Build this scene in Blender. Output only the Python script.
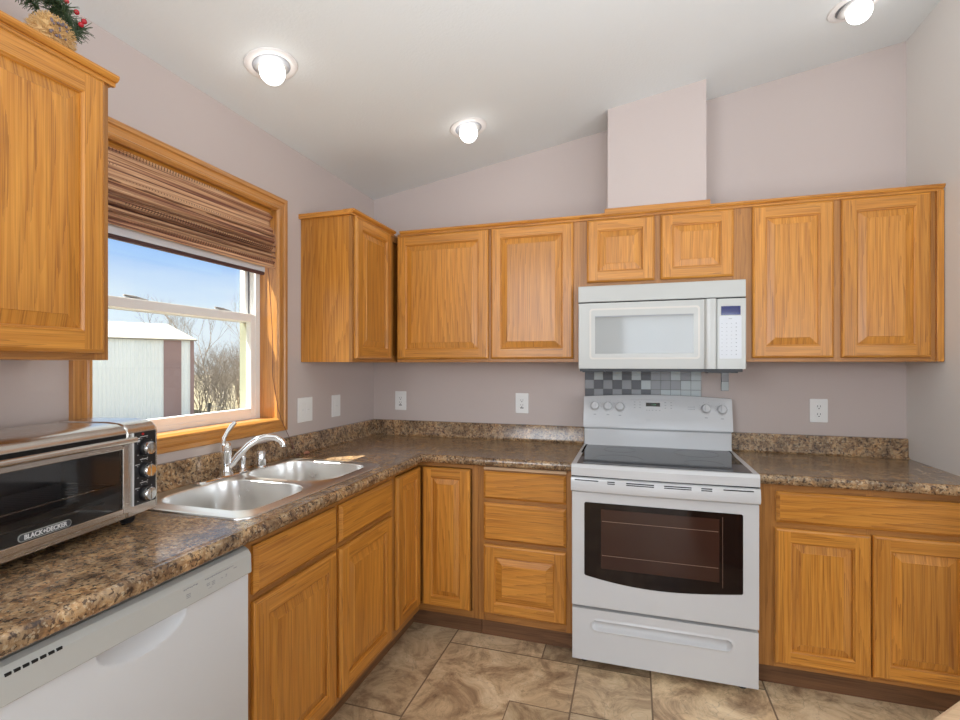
import bpy, bmesh, math, random
from mathutils import Vector, Matrix, noise
random.seed(7)
R = math.radians
S = bpy.context.scene
COL = S.collection
for o in list(bpy.data.objects): bpy.data.objects.remove(o)

# ------------------------------------------------------------------ camera
cam = bpy.data.cameras.new('camera'); co = bpy.data.objects.new('camera', cam); COL.objects.link(co)
CX, CY, CH, YAW, FPX = 1.6492, -2.9729, 1.3734, .3048, 499.56
co.location = (CX, CY, CH); co.rotation_euler = (R(90), 0, YAW)
cam.sensor_width = 36; cam.sensor_fit = 'HORIZONTAL'; cam.lens = FPX/960*36
cam.shift_x = (480-475.84)/960; cam.shift_y = (364.1-360)/960
cam.clip_start = .02; cam.clip_end = 500
S.camera = co
# ------------------------------------------------------------------ view, sky, sun, daylight
S.view_settings.view_transform = 'Standard'; S.view_settings.look = 'None'
S.view_settings.gamma = 1; S.view_settings.use_curve_mapping = False
S.view_settings.exposure = -0.24
W = bpy.data.worlds.new('sky'); S.world = W; W.use_nodes = True
nt = W.node_tree; nt.nodes.clear()
tc = nt.nodes.new('ShaderNodeTexCoord'); sx = nt.nodes.new('ShaderNodeSeparateXYZ')
rp = nt.nodes.new('ShaderNodeValToRGB'); bg = nt.nodes.new('ShaderNodeBackground'); wo = nt.nodes.new('ShaderNodeOutputWorld')
nz = nt.nodes.new('ShaderNodeTexNoise'); nz.inputs['Scale'].default_value = 3.0; nz.inputs['Detail'].default_value = 5
mp = nt.nodes.new('ShaderNodeMapping'); mp.inputs['Scale'].default_value = (1, 1, 4)
ad = nt.nodes.new('ShaderNodeMath'); ad.operation = 'MULTIPLY_ADD'; ad.inputs[1].default_value = .10
nt.links.new(tc.outputs['Generated'], sx.inputs[0]); nt.links.new(tc.outputs['Generated'], mp.inputs[0]); nt.links.new(mp.outputs[0], nz.inputs['Vector'])
nt.links.new(nz.outputs['Fac'], ad.inputs[0]); nt.links.new(sx.outputs['Z'], ad.inputs[2])
nt.links.new(ad.outputs[0], rp.inputs[0]); nt.links.new(rp.outputs[0], bg.inputs[0]); nt.links.new(bg.outputs[0], wo.inputs[0])
e = rp.color_ramp.elements
e[0].position = .05; e[0].color = (.80, .86, .92, 1)
e[1].position = .9; e[1].color = (1.0, 1.05, 1.12, 1)
for p, c in ((.15, (.72, .83, .95, 1)), (.23, (.38, .58, .93, 1)), (.29, (.20, .40, .86, 1)), (.36, (.60, .74, .97, 1)), (.46, (1.05, 1.1, 1.15, 1))):
    q = e.new(p); q.color = c
bg.inputs[1].default_value = 1.36
SUN_AZ, SUN_EL = R(32), R(61)
sun = bpy.data.lights.new('sun', 'SUN'); so = bpy.data.objects.new('sun', sun); COL.objects.link(so)
sun.energy = 25; sun.angle = R(.6); sun.color = (1, .95, .87)
so.rotation_euler = Vector((math.cos(SUN_AZ)*math.cos(SUN_EL), math.sin(SUN_AZ)*math.cos(SUN_EL), -math.sin(SUN_EL))).to_track_quat('-Z', 'Y').to_euler()
def area(name, loc, rot, sx_, sy_, power, color=(1, 1, 1)):
    l = bpy.data.lights.new(name, 'AREA'); l.shape = 'RECTANGLE'; l.size = sx_; l.size_y = sy_; l.energy = power; l.color = color
    o = bpy.data.objects.new(name, l); COL.objects.link(o); o.location = loc; o.rotation_euler = rot; return o
# daylight coming in through the glazed doors behind the camera
area('patio_daylight', (2.35, -6.58, 1.12), (R(90), 0, 0), 1.7, 2.1, 38, (.90, .97, 1.06))
area('side_fill', (6.08, -3.6, 1.5), (R(90), 0, R(90)), 3.0, 1.5, 95, (.90, .97, 1.06))  # added fill for the faces turned to the far side of the room
# added fill aimed up to brighten the vaulted ceiling
area('ceiling_fill', (2.45, -2.55, 1.62), (R(180-16), 0, 0), 2.4, 1.8, 43, (.90, .97, 1.06))
area('back_right_fill', (.30, -4.2, 2.0), Vector((2.6, 3.8, -1.0)).to_track_quat('-Z', 'Y').to_euler(), 1.3, 1.3, 62, (.90, .97, 1.06))  # added fill from behind the camera, lifts the right wall and back corner

# ------------------------------------------------------------------ materials
def newmat(name):
    m = bpy.data.materials.new(name); m.use_nodes = True
    return m, m.node_tree, m.node_tree.nodes['Principled BSDF']
def P(name, col, rough=.5, metal=0, coat=0, spec=.5, trans=0, emit=None, es=0, bump=0, bscale=200, alpha=1, ior=1.45, aniso=0):
    m, t, b = newmat(name)
    b.inputs['Base Color'].default_value = (*col, 1); b.inputs['Roughness'].default_value = rough
    b.inputs['Metallic'].default_value = metal; b.inputs['Coat Weight'].default_value = coat; b.inputs['Coat Roughness'].default_value = .08
    b.inputs['Specular IOR Level'].default_value = spec; b.inputs['Transmission Weight'].default_value = trans
    b.inputs['IOR'].default_value = ior; b.inputs['Alpha'].default_value = alpha; b.inputs['Anisotropic'].default_value = aniso
    if emit: b.inputs['Emission Color'].default_value = (*emit, 1); b.inputs['Emission Strength'].default_value = es
    # every surface carries a little procedural unevenness
    c = t.nodes.new('ShaderNodeTexCoord'); n = t.nodes.new('ShaderNodeTexNoise'); n.inputs['Scale'].default_value = bscale
    t.links.new(c.outputs['Object'], n.inputs['Vector'])
    if bump:
        bp = t.nodes.new('ShaderNodeBump'); bp.inputs['Strength'].default_value = bump; bp.inputs['Distance'].default_value = .002
        t.links.new(n.outputs['Fac'], bp.inputs['Height']); t.links.new(bp.outputs[0], b.inputs['Normal'])
    return m
def ramp(t, stops, interp='LINEAR'):
    r = t.nodes.new('ShaderNodeValToRGB'); r.color_ramp.interpolation = interp; el = r.color_ramp.elements
    el[0].position = stops[0][0]; el[0].color = (*stops[0][1], 1); el[1].position = stops[-1][0]; el[1].color = (*stops[-1][1], 1)
    for p, c in stops[1:-1]: q = el.new(p); q.color = (*c, 1)
    return r
def nd(t, typ, **kw):
    n = t.nodes.new(typ)
    for k, v in kw.items():
        if k in ('operation', 'blend_type', 'data_type', 'feature', 'noise_dimensions', 'voronoi_dimensions', 'distance', 'attribute_name', 'use_clamp', 'clamp'): setattr(n, k, v)
        else: n.inputs[k.replace('_', ' ')].default_value = v
    return n
def mix(t, a, b, fac, mode='MIX'):
    m = t.nodes.new('ShaderNodeMix'); m.data_type = 'RGBA'; m.blend_type = mode
    for s, i in ((fac, 0), (a, 6), (b, 7)):
        if isinstance(s, (int, float)): m.inputs[i].default_value = s
        elif isinstance(s, tuple): m.inputs[i].default_value = (*s, 1)
        else: t.links.new(s, m.inputs[i])
    return m.outputs[2]
def math_(t, op, a, b=None, c=None):
    n = t.nodes.new('ShaderNodeMath'); n.operation = op
    for i, s in enumerate((a, b, c)):
        if s is None: continue
        if isinstance(s, (int, float)): n.inputs[i].default_value = s
        else: t.links.new(s, n.inputs[i])
    return n.outputs[0]
def oak(name, light=(.68, .305, .050), mid=(.54, .210, .026), dark=(.22, .066, .008), rough=.38, coat=.25):
    """grain runs along v of the UV map (metres)"""
    m, t, b = newmat(name)
    uv = t.nodes.new('ShaderNodeUVMap'); sp = t.nodes.new('ShaderNodeSeparateXYZ'); t.links.new(uv.outputs[0], sp.inputs[0])
    def vec(su, sv):
        mp = t.nodes.new('ShaderNodeMapping'); mp.inputs['Scale'].default_value = (su, sv, 1); t.links.new(uv.outputs[0], mp.inputs[0]); return mp.outputs[0]
    def noi(su, sv, det=2, rough=.5):
        n = nd(t, 'ShaderNodeTexNoise', Scale=1, Detail=det, Roughness=rough); t.links.new(vec(su, sv), n.inputs['Vector']); return n.outputs['Fac']
    warp = noi(3.2, .9, 1)
    fine = noi(110, 2.2, 3, .6)
    ringpos = math_(t, 'MULTIPLY_ADD', warp, 7.0, math_(t, 'MULTIPLY', sp.outputs[0], 24))
    ringpos = math_(t, 'MULTIPLY_ADD', fine, .9, ringpos)
    ring = math_(t, 'FRACT', ringpos)
    ring = math_(t, 'POWER', ring, 1.8)
    pores = noi(340, 4.5, 1, .5)
    pr = ramp(t, [(.46, (0, 0, 0)), (.58, (1, 1, 1))]); t.links.new(pores, pr.inputs[0])
    pm = math_(t, 'MULTIPLY', pr.outputs[0], math_(t, 'MULTIPLY_ADD', ring, .8, .2))
    fr = ramp(t, [(.35, (0, 0, 0)), (.65, (1, 1, 1))]); t.links.new(fine, fr.inputs[0])
    base = mix(t, light, mid, fr.outputs[0])
    tone = noi(2.3, .6, 1)
    base = mix(t, base, dark, math_(t, 'MULTIPLY', ring, .18))
    base = mix(t, base, dark, math_(t, 'MULTIPLY', pm, .6))
    tr = ramp(t, [(.3, (.84, .82, .80)), (.7, (1.10, 1.10, 1.10))]); t.links.new(tone, tr.inputs[0])
    base = mix(t, base, tr.outputs[0], 1.0, 'MULTIPLY')
    t.links.new(base, b.inputs['Base Color'])
    b.inputs['Roughness'].default_value = rough; b.inputs['Coat Weight'].default_value = coat; b.inputs['Coat Roughness'].default_value = .22
    bp = nd(t, 'ShaderNodeBump', Strength=.25, Distance=.0006); t.links.new(pm, bp.inputs['Height']); t.links.new(bp.outputs[0], b.inputs['Normal'])
    return m
OAK = oak('honey_oak')
OAKF = oak('honey_oak_face_frame', (.48, .215, .052), (.38, .16, .034), (.2, .075, .016), .4, .2)
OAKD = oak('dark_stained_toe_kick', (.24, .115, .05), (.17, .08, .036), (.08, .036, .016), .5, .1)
OAKL = oak('light_tan_wood', (.70, .49, .30), (.62, .42, .25), (.48, .30, .16), .4, .2)
PINE = oak('window_casing_oak', (.64, .30, .080), (.52, .225, .050), (.27, .10, .02), .28, .5)

def laminate():
    m, t, b = newmat('brown_granite_laminate'); b.inputs['Specular IOR Level'].default_value = .42; c = t.nodes.new('ShaderNodeTexCoord')
    def n(scale, det=3, ro=.6, dist=0):
        q = nd(t, 'ShaderNodeTexNoise', Scale=scale, Detail=det, Roughness=ro, Distortion=dist); t.links.new(c.outputs['Object'], q.inputs['Vector']); return q.outputs['Fac']
    big = ramp(t, [(.30, (.13, .075, .042)), (.46, (.27, .165, .088)), (.58, (.42, .29, .165)), (.74, (.25, .19, .14))]); t.links.new(n(34, 4, .65, .6), big.inputs[0])
    sp = ramp(t, [(.53, (0, 0, 0)), (.60, (1, 1, 1))]); t.links.new(n(85, 3, .6, .3), sp.inputs[0])
    col = mix(t, big.outputs[0], (.045, .030, .026), math_(t, 'MULTIPLY', sp.outputs[0], .85))
    g = ramp(t, [(.60, (0, 0, 0)), (.66, (1, 1, 1))]); t.links.new(n(120, 2, .5), g.inputs[0])
    col = mix(t, col, (.50, .42, .30), math_(t, 'MULTIPLY', g.outputs[0], .7))
    v = nd(t, 'ShaderNodeTexVoronoi', Scale=150); t.links.new(c.outputs['Object'], v.inputs['Vector'])
    vr = ramp(t, [(.0, (1, 1, 1)), (.22, (0, 0, 0))]); t.links.new(v.outputs['Distance'], vr.inputs[0])
    col = mix(t, col, (.04, .028, .025), math_(t, 'MULTIPLY', vr.outputs[0], .6))
    lm = ramp(t, [(.34, (.42, .38, .36)), (.5, (.95, .93, .90)), (.66, (1.45, 1.30, 1.08))]); t.links.new(n(8, 5, .7, 1.2), lm.inputs[0]); col = mix(t, col, lm.outputs[0], 1.0, 'MULTIPLY')
    t.links.new(col, b.inputs['Base Color']); b.inputs['Roughness'].default_value = .22
    b.inputs['Coat Weight'].default_value = .35; b.inputs['Coat Roughness'].default_value = .12
    return m
GRAN = laminate()

def paint(name, col, bump=.25, scale=260, rough=.6):
    m, t, b = newmat(name); c = t.nodes.new('ShaderNodeTexCoord')
    n = nd(t, 'ShaderNodeTexNoise', Scale=scale, Detail=3); t.links.new(c.outputs['Object'], n.inputs['Vector'])
    bp = nd(t, 'ShaderNodeBump', Strength=bump, Distance=.0015); t.links.new(n.outputs['Fac'], bp.inputs['Height']); t.links.new(bp.outputs[0], b.inputs['Normal'])
    b.inputs['Base Color'].default_value = (*col, 1); b.inputs['Roughness'].default_value = rough; b.inputs['Specular IOR Level'].default_value = .3
    return m
MAUVE = paint('mauve_wall_paint', (.555, .475, .442))
GREIGE = paint('light_greige_wall_paint', (.75, .72, .68))
CEIL = paint('white_textured_ceiling', (.775, .805, .80), .6, 90, .8)

def floor_mat():
    m, t, b = newmat('stone_look_floor_tile'); c = t.nodes.new('ShaderNodeTexCoord')
    at = nd(t, 'ShaderNodeAttribute'); at.attribute_name = 'tint'
    va = t.nodes.new('ShaderNodeVectorMath'); va.operation = 'MULTIPLY_ADD'; t.links.new(at.outputs['Color'], va.inputs[0]); va.inputs[1].default_value = (9, 7, 5); t.links.new(c.outputs['Object'], va.inputs[2])
    def n(scale, det=4, ro=.6, dist=0):
        q = nd(t, 'ShaderNodeTexNoise', Scale=scale, Detail=det, Roughness=ro, Distortion=dist); t.links.new(va.outputs[0], q.inputs['Vector']); return q.outputs['Fac']
    base = ramp(t, [(.32, (.18, .108, .058)), (.43, (.38, .255, .15)), (.53, (.60, .44, .265)), (.66, (.76, .60, .40))]); t.links.new(n(5.5, 8, .72, .7), base.inputs[0])
    vein = n(5.0, 3, .5, 2.2); vv = math_(t, 'ABSOLUTE', math_(t, 'SUBTRACT', vein, .5))
    vr = ramp(t, [(.0, (1, 1, 1)), (.012, (0, 0, 0))]); t.links.new(vv, vr.inputs[0])
    col = mix(t, base.outputs[0], (.10, .06, .035), math_(t, 'MULTIPLY', vr.outputs[0], .35))
    sp = ramp(t, [(.58, (0, 0, 0)), (.75, (1, 1, 1))]); t.links.new(n(40, 4, .7), sp.inputs[0])
    col = mix(t, col, (.50, .42, .30), math_(t, 'MULTIPLY', sp.outputs[0], .5))
    sepc = t.nodes.new('ShaderNodeSeparateColor'); t.links.new(at.outputs['Color'], sepc.inputs[0])
    br = math_(t, 'MULTIPLY_ADD', sepc.outputs[0], .5, .75)
    cb = t.nodes.new('ShaderNodeCombineColor')
    for i in range(3): t.links.new(br, cb.inputs[i])
    col = mix(t, col, cb.outputs[0], 1.0, 'MULTIPLY')
    t.links.new(col, b.inputs['Base Color']); b.inputs['Roughness'].default_value = .42
    bp = nd(t, 'ShaderNodeBump', Strength=.3, Distance=.002); t.links.new(n(14, 4), bp.inputs['Height']); t.links.new(bp.outputs[0], b.inputs['Normal'])
    return m
FLOORM = floor_mat()
GROUT = P('floor_grout', (.22, .15, .095), .8)

WHITE = P('white_enamel', (.61, .615, .62), .22, coat=.3)
WHITE2 = P('warm_white_plastic', (.51, .515, .49), .28, coat=.15)
WHITE3 = P('white_vinyl', (.82, .81, .79), .35)
PLATE = P('white_plastic_plate', (.83, .83, .81), .3)
DWW = P('dishwasher_white', (.70, .715, .735), .35, coat=.1)
GREYL = P('grey_print', (.30, .31, .33), .5)
GREYM = P('light_grey_panel_line', (.55, .56, .57), .5)
BLACK = P('black_plastic', (.015, .015, .017), .35)
GAP = P('dark_gap', (.01, .01, .01), .8)
OVGLASS = P('dark_oven_glass', (.012, .007, .006), .06, spec=.4)
OVCAV = P('oven_window_inner', (.045, .020, .014), .10)
WIRE = P('oven_rack_wire', (.32, .22, .17), .35, metal=.6)
COOK = P('black_ceramic_cooktop', (.010, .010, .014), .05, spec=.35)
RINGM = P('burner_ring_print', (.028, .028, .032), .15, spec=.35)
MWGL = P('microwave_window_grey', (.26, .265, .25), .05, coat=.7)
MWRING = P('microwave_window_bezel', (.63, .60, .55), .3)
DISP = P('blue_black_display', (.02, .03, .14), .05, coat=1)
DISPK = P('black_display', (.008, .01, .009), .08, coat=.6)
DIGIT = P('dim_display_digits', (.05, .12, .08), .5, emit=(.2, .6, .35), es=.35)
CHROME = P('polished_chrome', (.86, .87, .88), .06, metal=1)
def steel(name, col, rough, along):
    m = P(name, col, rough, metal=1); t = m.node_tree; b = t.nodes['Principled BSDF']
    c = t.nodes.new('ShaderNodeTexCoord'); mp = t.nodes.new('ShaderNodeMapping'); mp.inputs['Scale'].default_value = along
    n = nd(t, 'ShaderNodeTexNoise', Scale=1, Detail=2); t.links.new(c.outputs['Object'], mp.inputs[0]); t.links.new(mp.outputs[0], n.inputs['Vector'])
    r = math_(t, 'MULTIPLY_ADD', n.outputs['Fac'], .05, rough-.02); t.links.new(r, b.inputs['Roughness']); return m
STEEL = steel('brushed_stainless_sink', (.84, .84, .83), .28, (20, 300, 20))
STEELT = steel('brushed_stainless_toaster', (.64, .61, .57), .26, (8, 300, 300))
TCAV = P('toaster_cavity', (.26, .25, .24), .4, metal=.5)
TGLASS, t_, b_ = newmat('toaster_door_glass')
t_.nodes.remove(b_); _tr = t_.nodes.new('ShaderNodeBsdfTransparent'); _tr.inputs[0].default_value = (.72, .72, .73, 1)
_gl = t_.nodes.new('ShaderNodeBsdfGlossy'); _gl.inputs['Roughness'].default_value = .04; _lw = t_.nodes.new('ShaderNodeLayerWeight'); _lw.inputs[0].default_value = .5; _fr = t_.nodes.new('ShaderNodeMath'); _fr.operation = 'MULTIPLY_ADD'; _fr.inputs[1].default_value = .5; _fr.inputs[2].default_value = .05; _pw = t_.nodes.new('ShaderNodeMath'); _pw.operation = 'POWER'; _pw.inputs[1].default_value = 4; t_.links.new(_lw.outputs['Facing'], _pw.inputs[0]); t_.links.new(_pw.outputs[0], _fr.inputs[0])
_mx = t_.nodes.new('ShaderNodeMixShader'); t_.links.new(_fr.outputs[0], _mx.inputs[0]); t_.links.new(_tr.outputs[0], _mx.inputs[1]); t_.links.new(_gl.outputs[0], _mx.inputs[2]); t_.links.new(_mx.outputs[0], t_.nodes['Material Output'].inputs[0])
GLASS, t_, b_ = newmat('clear_window_glass')
t_.nodes.remove(b_); _tr = t_.nodes.new('ShaderNodeBsdfTransparent'); _tr.inputs[0].default_value = (.96, .98, .97, 1)
_gl = t_.nodes.new('ShaderNodeBsdfGlossy'); _gl.inputs['Roughness'].default_value = .01; _lw = t_.nodes.new('ShaderNodeLayerWeight'); _lw.inputs[0].default_value = .5; _fr = t_.nodes.new('ShaderNodeMath'); _fr.operation = 'MULTIPLY_ADD'; _fr.inputs[1].default_value = .5; _fr.inputs[2].default_value = .03; _pw = t_.nodes.new('ShaderNodeMath'); _pw.operation = 'POWER'; _pw.inputs[1].default_value = 4; t_.links.new(_lw.outputs['Facing'], _pw.inputs[0]); t_.links.new(_pw.outputs[0], _fr.inputs[0])
_mx = t_.nodes.new('ShaderNodeMixShader'); t_.links.new(_fr.outputs[0], _mx.inputs[0]); t_.links.new(_tr.outputs[0], _mx.inputs[1]); t_.links.new(_gl.outputs[0], _mx.inputs[2]); t_.links.new(_mx.outputs[0], t_.nodes['Material Output'].inputs[0])
BULB = P('lit_bulb', (1, 1, 1), .4, emit=(1, .97, .93), es=5.5)
LTRIM = P('white_light_trim', (.80, .78, .76), .4)
RED = P('red_indicator', (.45, .02, .02), .3)
LABEL = P('pale_print', (.72, .72, .72), .4)
def woven():
    m, t, b = newmat('woven_bamboo_shade'); uv = t.nodes.new('ShaderNodeUVMap'); sp = t.nodes.new('ShaderNodeSeparateXYZ'); t.links.new(uv.outputs[0], sp.inputs[0])
    def vec(a, c_):
        mp = t.nodes.new('ShaderNodeMapping'); mp.inputs['Scale'].default_value = (a, c_, 1); t.links.new(uv.outputs[0], mp.inputs[0]); return mp.outputs[0]
    n1 = nd(t, 'ShaderNodeTexNoise', Scale=1, Detail=3, Roughness=.8); t.links.new(vec(.5, 46), n1.inputs['Vector'])
    r = ramp(t, [(.34, (.06, .022, .015)), (.42, (.20, .075, .045)), (.47, (.42, .21, .11)), (.55, (.74, .47, .27)), (.61, (.48, .24, .12)), (.68, (.15, .06, .035))]); t.links.new(n1.outputs['Fac'], r.inputs[0])
    w = math_(t, 'SINE', math_(t, 'MULTIPLY', sp.outputs[0], 520)); w = math_(t, 'GREATER_THAN', w, .55)
    n2 = nd(t, 'ShaderNodeTexNoise', Scale=1, Detail=1); t.links.new(vec(.5, 30), n2.inputs['Vector']); s2 = math_(t, 'GREATER_THAN', n2.outputs['Fac'], .60)
    col = mix(t, r.outputs[0], (.05, .025, .012), math_(t, 'MULTIPLY', math_(t, 'MULTIPLY', w, s2), .8))
    t.links.new(col, b.inputs['Base Color']); b.inputs['Roughness'].default_value = .6
    bp = nd(t, 'ShaderNodeBump', Strength=.7, Distance=.003); t.links.new(n1.outputs['Fac'], bp.inputs['Height']); t.links.new(bp.outputs[0], b.inputs['Normal'])
    return m
WOVEN = woven()
BAR = P('dark_blind_rail', (.075, .035, .035), .4)
STRAW = P('straw_flower', (.66, .42, .18), .7, bump=.4)
LILAC = P('dried_lilac', (.20, .16, .17), .8)
PINEG = P('pine_green', (.045, .075, .03), .6)
BERRY = P('red_berry', (.42, .02, .03), .25)
BARNW = P('pale_blue_metal_siding', (.86, .90, .93), .5)
BARNT = P('purple_brown_trim', (.33, .225, .225), .5)
BARNR = P('cream_metal_roof', (.27, .25, .215), .6)
BARK = P('grey_bark', (.26, .22, .185), .9)
BARK2 = P('pale_bark', (.42, .37, .31), .9)
GRASS, t_, b_ = newmat('dry_winter_grass'); _c = t_.nodes.new('ShaderNodeTexCoord'); _n = nd(t_, 'ShaderNodeTexNoise', Scale=1.2, Detail=8, Roughness=.8); t_.links.new(_c.outputs['Object'], _n.inputs['Vector'])
_r = ramp(t_, [(.35, (.07, .065, .03)), (.5, (.17, .14, .085)), (.7, (.27, .23, .16))]); t_.links.new(_n.outputs['Fac'], _r.inputs[0]); t_.links.new(_r.outputs[0], b_.inputs['Base Color']); b_.inputs['Roughness'].default_value = .95
TILED = P('dark_slate_mosaic', (.075, .075, .085), .3); TILEM = P('mid_grey_mosaic', (.27, .275, .285), .25); TILEL = P('pale_grey_mosaic', (.43, .47, .47), .22)
TILEGR = P('mosaic_grout', (.13, .13, .13), .8)

# ------------------------------------------------------------------ mesh helper
AX = {'x': 0, 'y': 1, 'z': 2}
class MB:
    def __init__(s, xf=None):
        s.v = []; s.f = []; s.uv = []; s.mi = []; s.xf = xf; s.off = (0, 0)
    def o(s): s.off = (random.uniform(0, 40), random.uniform(0, 40)); return s
    def face(s, pts, g='z', mi=0, uvs=None):
        gi = AX[g]; i0 = len(s.v); uv = []
        q = [Vector(p) for p in pts]; nn = (q[1]-q[0]).cross(q[2]-q[1]); dom = max(range(3), key=lambda j: abs(nn[j]))
        use = [j for j in range(3) if j != gi and (j != dom or dom == gi)]
        for k, p in enumerate(pts):
            p = Vector(p)
            uv.append(uvs[k] if uvs else (sum(p[j] for j in use)+s.off[0], p[gi]+s.off[1]))
            s.v.append(s.xf @ p if s.xf else p)
        s.f.append(list(range(i0, i0+len(pts)))); s.uv.append(uv); s.mi.append(mi)
    def box(s, x0, x1, y0, y1, z0, z1, g='z', mi=0):
        s.o(); a = [(x0, y0, z0), (x1, y0, z0), (x1, y1, z0), (x0, y1, z0), (x0, y0, z1), (x1, y0, z1), (x1, y1, z1), (x0, y1, z1)]
        for q in ((0, 3, 2, 1), (4, 5, 6, 7), (0, 1, 5, 4), (1, 2, 6, 5), (2, 3, 7, 6), (3, 0, 4, 7)): s.face([a[i] for i in q], g, mi)
        return s
    def rings(s, rs, gcap='z', mi=0, split=True):
        """rs: rectangles (x0,x1,z0,z1,y); side strips take grain along their own board"""
        offs = [(random.uniform(0, 40), random.uniform(0, 40)) for _ in range(5)]
        for a, b in zip(rs[:-1], rs[1:]):
            A = [(a[0], a[4], a[2]), (a[1], a[4], a[2]), (a[1], a[4], a[3]), (a[0], a[4], a[3])]
            B = [(b[0], b[4], b[2]), (b[1], b[4], b[2]), (b[1], b[4], b[3]), (b[0], b[4], b[3])]
            for k in range(4):
                s.off = offs[k]; s.face([A[k], A[(k+1) % 4], B[(k+1) % 4], B[k]], ('x' if k % 2 == 0 else 'z') if split else gcap, mi)
        if gcap:
            s.off = offs[4]; s.face([(b[0], b[4], b[2]), (b[1], b[4], b[2]), (b[1], b[4], b[3]), (b[0], b[4], b[3])], gcap, mi)
    def prism(s, poly, axis, a0, a1, g=None, mi=0):
        """poly in the two other axes (cyclic order x,y,z minus axis), extruded along axis"""
        s.o(); ai = AX[axis]; oth = [j for j in range(3) if j != ai]; g = g or axis
        def p(q, a):
            r = [0, 0, 0]; r[ai] = a; r[oth[0]] = q[0]; r[oth[1]] = q[1]; return tuple(r)
        n = len(poly)
        for k in range(n): s.face([p(poly[k], a0), p(poly[(k+1) % n], a0), p(poly[(k+1) % n], a1), p(poly[k], a1)], g, mi)
        s.face([p(q, a0) for q in poly], g, mi); s.face([p(q, a1) for q in poly], g, mi); return s
    def lathe(s, prof, c=(0, 0, 0), d=(0, 0, 1), n=24, mi=0, sx=1, sy=1):
        d = Vector(d).normalized(); u = d.orthogonal().normalized()
        if abs(d.z) > .9: u = Vector((1, 0, 0)); u = (u-d*u.dot(d)).normalized()
        w = d.cross(u); c = Vector(c)
        def pt(r, h, k): a = 2*math.pi*k/n; return c+u*(r*sx*math.cos(a))+w*(r*sy*math.sin(a))+d*h
        for (r0, h0), (r1, h1) in zip(prof[:-1], prof[1:]):
            for k in range(n):
                q = [pt(r0, h0, k), pt(r0, h0, k+1), pt(r1, h1, k+1), pt(r1, h1, k)]
                if r0 < 1e-6: q = q[1:]
                elif r1 < 1e-6: q = q[:3]
                s.face(q, 'z', mi)
        for r, h in (prof[0], prof[-1]):
            if r > 1e-6: s.face([pt(r, h, k) for k in range(n)], 'z', mi)
        return s
    def tube(s, pts, rad, n=12, mi=0, cap=True):
        pts = [Vector(p) for p in pts]; m = len(pts); rad = rad if isinstance(rad, (list, tuple)) else [rad]*m
        t = (pts[1]-pts[0]).normalized(); u = t.orthogonal().normalized(); rows = []
        for i in range(m):
            t = (pts[min(i+1, m-1)]-pts[max(i-1, 0)]).normalized(); u = (u-t*u.dot(t)).normalized(); w = t.cross(u)
            rows.append([pts[i]+(u*math.cos(2*math.pi*k/n)+w*math.sin(2*math.pi*k/n))*rad[i] for k in range(n)])
        for a, b in zip(rows[:-1], rows[1:]):
            for k in range(n): s.face([a[k], a[(k+1) % n], b[(k+1) % n], b[k]], 'z', mi)
        if cap: s.face(rows[0], 'z', mi); s.face(rows[-1], 'z', mi)
        return s
    def ball(s, c, r, n=14, mi=0, sc=(1, 1, 1)):
        pr = [(r*math.sin(math.pi*i/n), -r*math.cos(math.pi*i/n)) for i in range(n+1)]; pr[0] = (0, -r); pr[-1] = (0, r)
        k0 = len(s.v); s.lathe(pr, (0, 0, 0), (0, 0, 1), n*2, mi)
        for i in range(k0, len(s.v)):
            p = s.v[i] if not s.xf else s.xf.inverted() @ s.v[i]
            p = Vector((p.x*sc[0]+c[0], p.y*sc[1]+c[1], p.z*sc[2]+c[2])); s.v[i] = s.xf @ p if s.xf else p
        return s
    def grid(s, x0, x1, z0, z1, nx, nz_, fn, mi=0):
        """relief facing -y: fn(x,z) gives y"""
        P_ = [[(x0+(x1-x0)*i/nx, 0, z0+(z1-z0)*j/nz_) for i in range(nx+1)] for j in range(nz_+1)]
        P_ = [[(p[0], fn(p[0], p[2]), p[2]) for p in row] for row in P_]
        for j in range(nz_):
            for i in range(nx): s.face([P_[j][i], P_[j][i+1], P_[j+1][i+1], P_[j+1][i]], 'z', mi)
        return s
    def build(s, name, mats, parent=None, bevel=0, smooth=None, loc=None, merge=True, seg=2):
        me = bpy.data.meshes.new(name); bm = bmesh.new(); L = bm.loops.layers.uv.new('UVMap')
        vs = [bm.verts.new(p) for p in s.v]
        for idx, uv, mi in zip(s.f, s.uv, s.mi):
            try: f = bm.faces.new([vs[i] for i in idx])
            except ValueError: continue
            f.material_index = mi
            for l, q in zip(f.loops, uv): l[L].uv = q
        if merge:
            bmesh.ops.remove_doubles(bm, verts=bm.verts, dist=2e-5)
            bmesh.ops.recalc_face_normals(bm, faces=bm.faces)
        if smooth:
            for f in bm.faces: f.smooth = True
        bm.to_mesh(me); bm.free()
        if smooth: me.set_sharp_from_angle(angle=R(smooth))
        for m in (mats if isinstance(mats, (list, tuple)) else [mats]): me.materials.append(m)
        ob = bpy.data.objects.new(name, me); COL.objects.link(ob)
        if parent: ob.parent = parent
        if loc: ob.location = loc
        if bevel:
            md = ob.modifiers.new('bevel', 'BEVEL'); md.width = bevel; md.segments = seg; md.limit_method = 'ANGLE'; md.angle_limit = R(40)
        return ob
def tag(o, label=None, cat=None, group=None, kind=None):
    if label: o['label'] = label
    if cat: o['category'] = cat
    if group: o['group'] = group
    if kind: o['kind'] = kind
    return o
def thing(name, label, cat, loc=(0, 0, 0), rz=0, group=None, kind=None):
    o = bpy.data.objects.new(name, None); COL.objects.link(o); o.empty_display_size = .05
    o.location = loc; o.rotation_euler = (0, 0, rz); return tag(o, label, cat, group, kind)
def struct(o): o['kind'] = 'structure'; return o
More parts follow.
